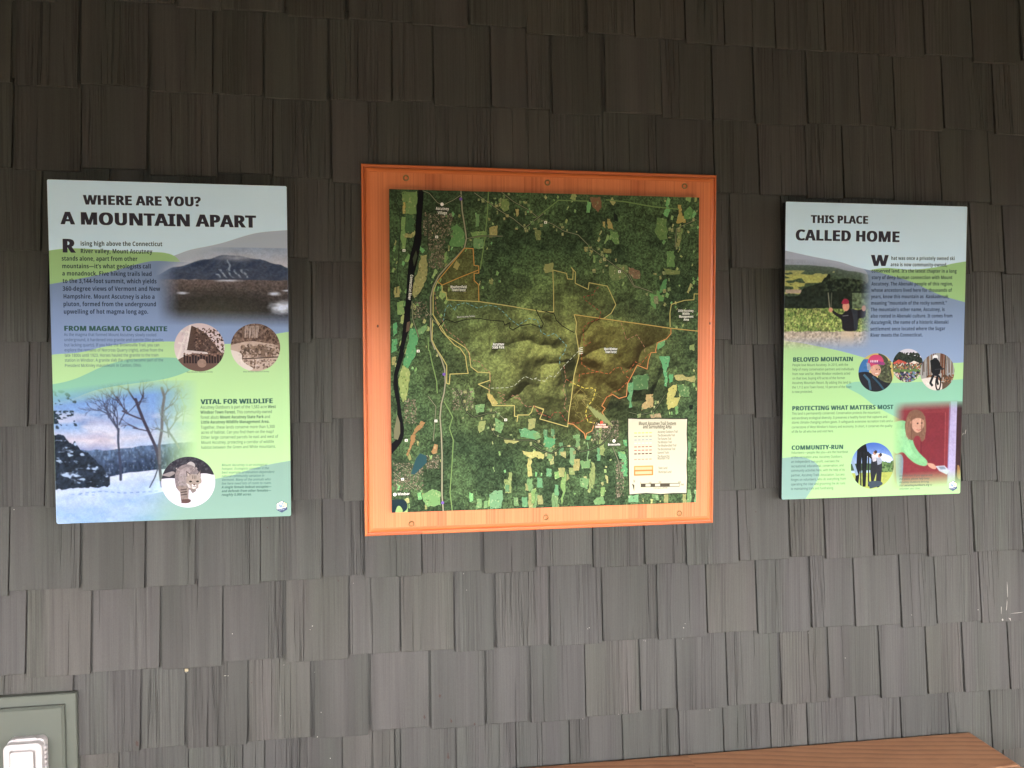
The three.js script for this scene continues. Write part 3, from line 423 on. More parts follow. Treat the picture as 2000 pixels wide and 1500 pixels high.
// ---------------------------------------------------------------- right board print
function printRight() {
  const [k, c] = canvas(SW, SH); reseed(9);
  c.fillStyle = '#c8e2f6'; c.fillRect(0, 0, SW, SH);  // colours graded pale above, dark below, against light that grows downwards
  area(c, [577, 470, 625, 456, 738, 438, 835, 445, 934, 451, 1065, 442, 1196, 419, 1279, 398, 1411, 380, 1422, 748, 581, 679], '#96bd84');
  area(c, [-30, 326, 5, 333, 191, 369, 318, 389, 423, 406, 511, 436, 617, 456, 690, 469, 927, 526, 1035, 570, 1135, 614, 1253, 650, 1421, 687, 1434, 1129, -18, 1127], '#7a8dac');
  area(c, [-30, 326, 5, 333, 191, 369, 318, 389, 423, 406, 511, 436, 617, 456, 620, 604, -26, 610], '#a0a9bf');
  area(c, [-37, 933, 3, 948, 122, 962, 282, 992, 435, 1022, 565, 1057, 688, 1089, 769, 1098, 1016, 1105, 1266, 1111, 1391, 1102, 1421, 2117, -19, 2084], '#92b680');
  area(c, [462, 1258, 496, 1241, 553, 1232, 650, 1241, 773, 1248, 1020, 1240, 1186, 1234, 1403, 1221, 1413, 1535, 903, 1515, 844, 1484, 745, 1437, 662, 1391, 595, 1338, 530, 1303, 473, 1278], '#76a58f');
  area(c, [-24, 1760, 0, 1758, 88, 1751, 160, 1755, 240, 1787, 282, 1833, 275, 1901, 243, 1954, 212, 1998, 165, 2066, -19, 2077], '#76938b');
  // valley view with a hiker
  vignette(c, SW, SH, (g) => {
    pixels(g, [-14, 390], [662, 1015], (u, v) => {
      const ridge = prof([0, 0.06, 0.25, 0.06, 0.5, 0.075, 0.75, 0.12, 1, 0.16], u), dark = prof([0, 0.40, 0.16, 0.40, 0.24, 0.30, 0.40, 0.26, 0.46, 0.19, 0.50, 0.15, 0.54, 0.22, 0.7, 0.20, 0.86, 0.22, 1, 0.30], u) + 0.02 * (fbm(u * 26, 3, 3) - 0.5), grass = 0.535 + 0.02 * (fbm(u * 14, 6, 3) - 0.5);
      let q;
      if (v < ridge) q = [142, 150, 168];
      else if (v < dark && v < grass) { const n = fbm(u * 60, v * 90, 3), fl = fbm(u * 7, v * 22 + 5, 3); q = mul3([62, 78, 58], 0.55 + 0.8 * n); if (u < 0.56 && v > 0.12 && fl > 0.535) q = mul3([162, 164, 96], 0.8 + 0.35 * n); q = mix3(q, [112, 124, 132], clamp(1 - (v - ridge) * 8) * 0.5); if (v > 0.33 && v < 0.37 && u > 0.03 && u < 0.2) q = mul3([178, 158, 146], 0.8 + 0.3 * n); }
      else if (v < grass) { const n = fbm(u * 40, v * 36, 3); q = mul3(u > 0.76 && v > 0.36 ? [92, 108, 82] : [30, 38, 30], 0.45 + 1.1 * n); if (u > 0.45 && v < 0.34) q = mix3(q, [70, 84, 60], clamp((n - 0.45) * 3)); }
      else if (v < 0.79 + 0.02 * (fbm(u * 20, 2, 2) - 0.5)) { const n = fbm(u * 44, v * 30, 3); q = mul3(mix3([96, 118, 62], [150, 158, 96], clamp((n - 0.4) * 3)), 0.5 + 0.9 * n2(u * 110, v * 80)); }
      else { const n = fbm(u * 60, v * 60, 3); q = mul3([164, 152, 140], 0.55 + 0.8 * n); }
      return q;
    });
    // hiker, arms spread, pole raised
    line(g, [320, 615, 335, 736], '#c5bda8', 4); line(g, [347, 614, 341, 740], '#8d8d80', 3);
    area(g, [337, 725, 357, 736, 398, 762, 430, 769, 453, 735, 485, 724, 542, 738, 590, 723, 607, 738, 600, 790, 543, 791, 549, 858, 521, 884, 424, 881, 431, 799, 366, 769], '#1c1a20'); poly(g, [424, 881, 521, 884, 515, 1000, 466, 978, 410, 1000], '#b1a08e');
    g.fillStyle = '#c98f7a'; g.beginPath(); g.ellipse(...[454, 709], 26, 34, 0, 0, 7); g.fill(); area(g, [420, 691, 428, 661, 452, 654, 476, 668, 477, 691, 445, 695], '#8f2742'); g.fillStyle = '#c08a74'; g.beginPath(); g.ellipse(...[341, 734], 16, 16, 0, 0, 7); g.fill(); g.beginPath(); g.ellipse(...[589, 722], 16, 20, 0, 0, 7); g.fill();
    poly(g, [493, 724, 542, 735, 545, 865, 521, 884, 511, 798], '#2b3038'); line(g, [430, 776, 474, 772], '#8a8a92', 4);
  }, [[...[646, 678], ...[557, 679]], [...[203, 1015], ...[201, 919]], [...[271, 393], ...[264, 434]]]);
  // skier in a pink helmet
  inDisc(c, [692, 1171, 689, 1036], (g) => { g.fillStyle = '#c9b66a'; g.fillRect(-100, -100, 200, 200); g.fillStyle = '#3b6ea8'; g.fillRect(-100, -70, 60, 80); blob(g, [10, -100, 60, -90, 80, -20, 95, 40, 80, 70, 10, 60], '#4a4f3c'); speck(g, 80, 10, -60, 80, 60, ['#5b6147', '#3b402f', '#6a7052'], 3, 9); blob(g, [-100, 0, -50, -10, 0, 20, 40, 50, 100, 60, 100, 110, -100, 110], '#23242b'); line(g, [-70, 10, -40, 40, -30, 90], '#3f5f74', 12); line(g, [-20, 20, 20, 60, 50, 96], '#2f5064', 10); blob(g, [-30, -40, 10, -44, 28, -20, 24, 6, 6, 22, -20, 14, -34, -10], '#c99a86'); blob(g, [-52, -40, -46, -80, -10, -96, 28, -88, 44, -56, 30, -42, -20, -40, -40, -20], '#c2466e'); blob(g, [-56, -50, -36, -56, -30, -10, -50, -14], '#8e96a4'); blob(g, [-36, -66, 10, -60, 50, -52, 46, -36, 0, -44, -36, -50], '#8d3f78'); g.fillStyle = '#ead5dd'; for (let i = 0; i < 5; i++) g.fillRect(-34 + i * 9, -64, 5, 11); line(g, [-6, 6, 12, 4], '#f0e2da', 4); g.fillStyle = '#3a2a26'; g.beginPath(); g.arc(2, -16, 3, 0, 7); g.arc(18, -16, 3, 0, 7); g.fill(); });
  // crowd on the meadow
  inDisc(c, [932, 1123, 929, 1005], (g) => { g.fillStyle = '#d5d2dd'; g.fillRect(-100, -100, 200, 200); blob(g, [-100, -70, -60, -90, -20, -66, 40, -60, 100, -46, 100, 0, -100, 0], '#262e28'); speck(g, 160, -100, -74, 100, -24, ['#2d362e', '#1f2722', '#38423a'], 4, 10); poly(g, [-96, -16, -60, -36, -10, -20, -10, -10, -96, -8], '#c25548'); poly(g, [10, -14, 40, -28, 74, -14, 74, -8, 10, -8], '#d9cfc8'); g.fillStyle = '#5f7c46'; g.fillRect(-100, -6, 200, 110); speck(g, 260, -98, -14, 98, 22, ['#a2543f', '#2f3d58', '#d5c9be', '#4a3b38', '#8d6b52', '#39434e', '#b98e6a'], 2.5, 6); speck(g, 190, -90, 40, 90, 100, ['#3b4668', '#c9b9b0', '#5a4660', '#2e2f3c', '#a36f68', '#6a82a8'], 5, 10); });
  // cyclist in the woods
  inDisc(c, [1163, 1169, 1159, 1036], (g) => { g.fillStyle = '#9b9a98'; g.fillRect(-100, -100, 200, 200); for (let i = 0; i < 26; i++) { const x = rr(-100, 100); line(g, [x, -100, x + rr(-8, 8), rr(0, 60)], ['#5f4536', '#3d3029', '#7c6350', '#8a8d92', '#6b3f2c'][i % 5], rr(3, 9)); } speck(g, 120, -60, 20, 100, 70, ['#6e4a34', '#8a5f42', '#54402f'], 4, 9); blob(g, [-100, 40, -20, 20, 30, 60, 40, 100, -100, 100], '#d9d0c8'); blob(g, [30, 60, 100, 50, 100, 100, 30, 100], '#5d4c40'); blob(g, [-44, -60, -16, -74, 10, -60, 22, -20, 10, 20, -20, 24, -36, 0], '#17181c'); g.fillStyle = '#e8e6e6'; g.beginPath(); g.ellipse(-14, -78, 15, 13, 0, 0, 7); g.fill(); g.fillStyle = '#24242a'; g.fillRect(-24, -74, 20, 9); line(g, [-20, 10, -40, 60, -26, 76], '#1a1b20', 13); line(g, [2, 10, 0, 50, 6, 70], '#1a1b20', 12); line(g, [14, -30, 30, -10], '#1a1b20', 10); g.strokeStyle = '#17181c'; g.lineWidth = 8; g.beginPath(); g.ellipse(6, 60, 14, 38, 0, 0, 7); g.stroke(); line(g, [-16, -12, 40, -16], '#2b2c32', 6); });
  // volunteers at the lift
  inDisc(c, [677, 1828, 674, 1664], (g) => { const s = g.createLinearGradient(0, -100, 0, 10); s.addColorStop(0, '#3f63b4'); s.addColorStop(1, '#a8bedc'); g.fillStyle = s; g.fillRect(-100, -100, 200, 200); blob(g, [-30, -40, 20, -60, 90, -40, 100, -10, 20, -16], '#c6d2e4'); blob(g, [40, -10, 100, -20, 100, 50, 30, 50], '#4d6b40'); speck(g, 140, 36, -14, 100, 46, ['#5b7a4a', '#3f5a36', '#6d8c58'], 4, 9); blob(g, [-100, -10, 30, -14, 40, 20, -100, 20], '#40583c'); g.fillStyle = '#a8b25c'; g.fillRect(-100, 30, 200, 80); poly(g, [-72, -70, -34, -100, -24, -60, -30, 90, -44, 90, -50, -40, -66, 90, -80, 90, -74, -20], '#15171b'); line(g, [-30, -56, 20, -20], '#1b1d22', 16); for (const x of [-56, -40, -20]) line(g, [x, -60, x + 4, 90], '#1d1f25', 6); line(g, [-96, -30, -70, 40], '#8aa0bb', 12); blob(g, [-4, -40, 14, -44, 24, -20, 26, 10, 10, 60, -2, 96, -10, 20], '#26282f'); blob(g, [14, -30, 34, -36, 46, -10, 44, 30, 40, 96, 16, 96, 20, 20], '#2a2c34'); blob(g, [-6, -44, 12, -48, 22, -20, 2, -16], '#c4bfc8'); blob(g, [18, -34, 40, -36, 46, -8, 24, -2], '#97a0b4'); g.fillStyle = '#b98a74'; g.beginPath(); g.arc(10, -54, 8, 0, 7); g.arc(32, -42, 8, 0, 7); g.fill(); g.fillStyle = '#3a2f2e'; g.beginPath(); g.arc(14, -59, 7, 0, 7); g.arc(37, -46, 7, 0, 7); g.fill(); blob(g, [-20, 70, 30, 62, 60, 84, -10, 100], '#3c4a58'); });
  // child at a red door
  vignette(c, SW, SH, (g) => {
    g.fillStyle = '#86343c'; g.fillRect(...[825, 1377], ...[504, 629]); g.fillStyle = '#7b2c36'; g.fillRect(...[1042, 1463], ...[187, 374]); line(g, [1042, 1466, 1052, 1839], '#5f2029', 4); line(g, [1234, 1457, 1237, 1857], '#9c4a50', 6);
    g.fillStyle = '#b8aed6'; poly(g, [1273, 1380, 1324, 1381, 1322, 2029, 1262, 2028], '#b6acd4'); line(g, [1266, 1395, 1262, 2020], '#8d80ac', 6); poly(g, [1324, 1381, 1383, 1381, 1402, 2031, 1322, 2029], '#3a2428'); area(g, [1337, 1843, 1362, 1828, 1366, 1945, 1337, 1952], '#a07a4c');
    poly(g, [1165, 1844, 1236, 1842, 1279, 1881, 1255, 1908, 1195, 1880], '#c3cbd8'); poly(g, [1186, 1849, 1232, 1848, 1250, 1869, 1208, 1871], '#8593a6'); area(g, [851, 1759, 916, 1729, 912, 1898, 898, 1982, 865, 1981], '#7b8a9b');
    area(g, [821, 1529, 886, 1507, 944, 1523, 980, 1623, 990, 1684, 1033, 1746, 1110, 1809, 1094, 1847, 1019, 1830, 951, 1783, 908, 1729, 851, 1759, 816, 1682], '#86c58e'); area(g, [847, 1575, 912, 1561, 946, 1607, 966, 1714, 1034, 1784, 984, 1791, 899, 1706], '#94d29b');
    area(g, [1093, 1820, 1143, 1821, 1173, 1848, 1166, 1871, 1119, 1855], '#cf9c86');
    area(g, [920, 1545, 935, 1462, 992, 1432, 1050, 1447, 1081, 1501, 1087, 1578, 1076, 1654, 1048, 1673, 1038, 1623, 997, 1623, 989, 1661, 947, 1645, 926, 1607], '#7d5b4a'); area(g, [961, 1523, 993, 1493, 1060, 1501, 1073, 1539, 1054, 1585, 1017, 1608, 979, 1577], '#d1a08a');
    for (let i = 0; i < 26; i++) { const a = [935, 1484], b = [1064, 1654], x = mix(a[0], b[0], rnd() < 0.5 ? rr(0, 0.3) : rr(0.85, 1.1)); line(g, [x, a[1] + rr(0, 40), x + rr(-10, 10), b[1] - rr(0, 60)], ['#94705a', '#6a4a3c', '#a8846a'][i % 3], 3); }
    for (const e of [[1018, 1535], [1051, 1533]]) { g.fillStyle = '#3a2a2a'; g.beginPath(); g.ellipse(e[0], e[1], 7, 5, 0, 0, 7); g.fill(); } line(g, [1010, 1578, 1029, 1586, 1047, 1577], '#b0605c', 5); line(g, [1038, 1547, 1043, 1560], '#b98672', 4);
  }, [[...[824, 1682], ...[915, 1683]], [...[1106, 1371], ...[1108, 1440]], [...[1040, 2000], ...[1036, 1877]]], 0.2);
  heavy(c, 'THIS PLACE', [185, 140, 610, 137], 74, INK, 2.5); heavy(c, 'CALLED HOME', [72, 260, 851, 259], 102, INK, 3.5); heavy(c, 'W', [639, 428, 765, 427], 106, INK, 4);
  for (const [s, b] of [['hat was once a privately owned ski', [787, 383, 1278, 378]], ['area is now community-owned,', [784, 427, 1221, 424]], ['conserved land. It\u2019s the latest chapter in a long', [641, 473, 1295, 467]], ['story of deep human connection with Mount', [642, 519, 1263, 512]], ['Ascutney. The Abenaki people of this region,', [642, 563, 1269, 557]], ['whose ancestors lived here for thousands of', [642, 607, 1261, 602]]]) text(c, '*' + s, b, 34, '#232d3a');
  text(c, '*years, know this mountain as ', [641, 652, 1050, 648], 34, '#232d3a'); text(c, '*Kaskadenak,', [1056, 648, 1240, 647], 34, '#232d3a', 'italic');
  for (const [s, b] of [['meaning \u201cmountain of the rocky summit.\u201d', [641, 697, 1225, 692]], ['The mountain\u2019s other name, Ascutney, is', [641, 742, 1209, 738]], ['also rooted in Abenaki culture. It comes from', [640, 787, 1271, 783]]]) text(c, '*' + s, b, 34, '#232d3a');
  text(c, '*Ascutegnik,', [640, 832, 804, 830], 34, '#232d3a', 'italic'); text(c, '*the name of a historic Abenaki', [812, 830, 1241, 828], 34, '#232d3a');
  for (const [s, b] of [['settlement once located where the Sugar', [640, 877, 1216, 873]], ['River meets the Connecticut.', [641, 921, 1043, 918]]]) text(c, '*' + s, b, 34, '#232d3a');
  heavy(c, 'BELOVED MOUNTAIN', [67, 1092, 516, 1090], 42, DEEP, 1.5); heavy(c, 'PROTECTING WHAT MATTERS MOST', [66, 1429, 828, 1430], 42, DEEP, 1.5); heavy(c, 'COMMUNITY-RUN', [67, 1703, 455, 1705], 42, DEEP, 1.5);
  for (const [s, b] of [['People love Mount Ascutney. In 2015, with the', [64, 1123, 479, 1123]], ['help of many conservation partners and individuals', [65, 1153, 523, 1154]], ['from near and far, West Windsor residents acted', [65, 1185, 496, 1184]], ['on that love, buying 470 acres of the former', [66, 1215, 458, 1215]], ['Ascutney Mountain Resort. By adding this land to', [65, 1246, 504, 1247]], ['the 1,112 acre Town Forest, 10 percent of the town', [65, 1277, 507, 1278]], ['is now protected.', [64, 1308, 218, 1308]],
    ['This land is permanently conserved. Conservation protects the mountain\u2019s', [67, 1459, 730, 1461]], ['extraordinary ecological diversity. It preserves a healthy forest that captures and', [66, 1491, 783, 1492]], ['stores climate-changing carbon gases. It safeguards extensive recreation trails and a', [66, 1521, 825, 1523]], ['cornerstone of West Windsor\u2019s history and economy. In short, it conserves the quality', [66, 1554, 824, 1557]], ['of life for all who live and visit here.', [66, 1585, 379, 1586]],
    ['Volunteers\u2014people like you\u2014are the heartbeat', [66, 1731, 490, 1734]], ['of this recreation area. Ascutney Outdoors,', [65, 1763, 450, 1766]], ['an independent non-profit, oversees the', [66, 1794, 426, 1798]], ['recreational, educational, conservation, and', [66, 1826, 459, 1828]], ['community activities here, with the help of its', [66, 1856, 468, 1860]], ['partner, Ascutney Trails Association. Success', [67, 1889, 467, 1893]], ['hinges on volunteers, who do everything from', [66, 1920, 478, 1923]], ['operating the t-bar and grooming the ski runs', [67, 1952, 473, 1955]], ['to maintaining trails and fundraising.', [67, 1983, 388, 1986]]]) text(c, s, b, 24, '#32453f');
  for (const [s, b] of [['Join the Fun! If you appreciate', [884, 1912, 1142, 1914]], ['this place, please help keep', [884, 1936, 1119, 1937]], ['Ascutney Outdoors thriving.', [885, 1959, 1120, 1961]], ['Visit *ascutneyoutdoors.org* to', [885, 1982, 1141, 1984]], ['volunteer your time.', [886, 2006, 1050, 2007]]]) text(c, s, b, 20, '#3a4a48', 'italic');
  emblem(c, [1307, 1991, 1306, 1953]);
  return canvasTex(k);
}
// ---------------------------------------------------------------- the relief map print
const MS = 2048;
function relief(u, v) {                                           // metres above the map base
  const du = (u - 0.58) / 0.42, dv = (v - 0.52) / 0.30, r = Math.hypot(du, dv * (1 + 0.15 * du));
  const m = Math.pow(clamp(1 - r), 1.15);
  const ridged = 1 - Math.abs(2 * fbm(u * 6.5 + 3 + v * 3.5, v * 4.6 - u * 3 + 11, 3) - 1);
  // long spurs that run down from the summit, with gullies between
  const ang = Math.atan2(dv, du), spur = Math.abs(Math.sin(ang * 3.5 + 5.5 * fbm(u * 6.5, v * 6.5 + 3, 3) + r * 2.4)), ridge = 0.5 * Math.pow(spur, 0.8) * clamp(r * 2.2) + 0.75 * ridged;
  const north = 0.30 * Math.exp(-Math.pow((u - 0.62) / 0.22, 2) - Math.pow((v - 0.30) / 0.10, 2));
  const hills = 0.16 * fbm(u * 9 + 30, v * 9 + 4, 4) * clamp((u - 0.14) * 6);
  return m * (0.014 + 0.018 * ridge) + 0.012 * north * ridged + 0.020 * hills * (0.5 + 0.5 * ridged) + 0.0012 * fbm(u * 60, v * 60, 2);
}
function printMap() {
  const [k, c] = canvas(MS, MS), im = c.createImageData(MS, MS), d = im.data; reseed(21);
  // woodland: crowns of many greens, conifers darker, relief hillshade painted into the colour
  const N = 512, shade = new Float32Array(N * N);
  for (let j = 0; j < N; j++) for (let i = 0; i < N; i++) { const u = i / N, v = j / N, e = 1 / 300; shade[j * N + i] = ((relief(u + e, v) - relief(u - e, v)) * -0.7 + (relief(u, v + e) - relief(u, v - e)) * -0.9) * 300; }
  for (let y = 0; y < MS; y++) for (let x = 0; x < MS; x++) {
    const u = x / MS, v = y / MS, massif = clamp(1.25 - Math.hypot((u - 0.55) / 0.40, (v - 0.53) / 0.27)) ;
    const kind = fbm(u * 14, v * 14, 3), crown = n2(x / 8.5, y / 8.5) * 0.62 + n2(x / 3.4, y / 3.4) * 0.38, clump = n2(x / 21, y / 21) * 0.6 + n2(x / 44 + 9, y / 44) * 0.4;
    const lump = (crown - 0.5) * (1.0 - 0.4 * massif) + (clump - 0.5) * 0.42 + (hash(x, y) - 0.5) * 0.12;
    const i = ((y >> 2) * N + (x >> 2)), hillshade = clamp(1 - 1.6 * shade[i] * (0.3 + massif), 0.32, 1.45);
    const ever = 0.6 + 0.4 * sm(clamp((kind - 0.36) * 4)), g = (1 + lump) * hillshade * (0.82 + 0.5 * ever);
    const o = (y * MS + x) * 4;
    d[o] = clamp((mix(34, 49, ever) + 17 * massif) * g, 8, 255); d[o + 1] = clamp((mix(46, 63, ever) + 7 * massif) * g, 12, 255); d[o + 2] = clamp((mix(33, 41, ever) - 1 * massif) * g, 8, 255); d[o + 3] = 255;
  }
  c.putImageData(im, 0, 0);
  const inMassif = (x, y) => Math.hypot((x / MS - 0.55) / 0.40, (y / MS - 0.53) / 0.27) < 1.0;
  const rough = (p, n = 5, a = 0.012 * MS) => { const q = []; for (let i = 0; i < p.length; i += 2) { const x0 = p[i], y0 = p[i + 1], x1 = p[(i + 2) % p.length], y1 = p[(i + 3) % p.length], L = Math.hypot(x1 - x0, y1 - y0); for (let t = 0; t < n; t++) { const w = Math.min(a, L * 0.07) * (t ? 1 : 0.3); q.push(mix(x0, x1, t / n) + rr(-w, w), mix(y0, y1, t / n) + rr(-w, w)); } } return q; };
  const field = (p, col) => { const q = rough(p); poly(c, q, '#2b3828'); c.save(); c.translate(-1.5, -1.2); poly(c, q, col); c.clip(); let x0 = 1e9, x1 = 0, y0 = 1e9, y1 = 0; for (let i = 0; i < p.length; i += 2) { x0 = Math.min(x0, p[i]); x1 = Math.max(x1, p[i]); y0 = Math.min(y0, p[i + 1]); y1 = Math.max(y1, p[i + 1]); } c.globalAlpha = 0.22; speck(c, Math.floor((x1 - x0) * (y1 - y0) / 320) + 6, x0, y0, x1, y1, ['#e8dfae', '#3d5a38', '#c2b684', '#5c7f52', '#8fa56e'], 2, 9); c.globalAlpha = 0.5; speck(c, Math.floor((x1 - x0) * (y1 - y0) / 3000), x0, y0, x1, y1, ['#26331f', '#1f2b1c'], 2, 7); c.restore(); };
  // small clearings and farm plots scattered through the lowland woods
  for (let i = 0; i < 520; i++) {
    const x = rr(0, MS), y = rr(0, MS), u = x / MS, v = y / MS; if (inMassif(x, y)) continue;
    const den = fbm(u * 5 + 2, v * 5 + 8, 2) + (v > 0.78 ? 0.12 : 0) + (u < 0.16 ? 0.1 : 0); if (den < 0.45) continue;
    if (u > 0.36 && u < 0.66 && v > 0.1 && v < 0.36) continue; if (u > 0.08 && u < 0.3 && v > 0.6 && rnd() < 0.7) continue;
    const big = rnd() < 0.25, w = big ? rr(10, 24) : rr(4, 13), h = big ? rr(18, 48) : rr(6, 22), a = rr(-0.3, 0.3) + (v > 0.6 ? -0.1 : 0.5), p = [];
    for (const [X, Y] of [[-1, -1], [1, -0.8], [0.9, 1], [-0.8, 1.1]]) p.push(x + X * w * rr(0.6, 1) * Math.cos(a) - Y * h * Math.sin(a) * 0.6, y + Y * h * rr(0.6, 1) * Math.cos(a) + X * w * Math.sin(a));
    field(p, ['#719559', '#829d62', '#8f995f', '#628953', '#9e9c68', '#6ea368', '#808153'][Math.floor(rnd() * 7)]);
  }
  for (let i = 0; i < 100; i++) {                                      // strip farms along the southern valleys
    const x = rr(0.36, 1) * MS, y = rr(0.74, 1) * MS, w = rr(7, 24), h = rr(22, 78), a = rr(-0.12, 0.06); if (fbm(x / 300, y / 500 + 3, 2) < 0.46) continue;
    field([x - w, y - h, x + w * rr(0.6, 1), y - h * rr(0.8, 1), x + w + a * h, y + h, x - w * rr(0.7, 1) + a * h, y + h * rr(0.8, 1)], ['#668357', '#6d8c62', '#587c58', '#7c8956', '#878659', '#5d8962'][Math.floor(rnd() * 6)]);
  }
  const green = '#68895a', lime = '#718e55', tan = '#978e5c', pale = '#8d8e5c', bright = '#548e5e', cream = '#a5a064';
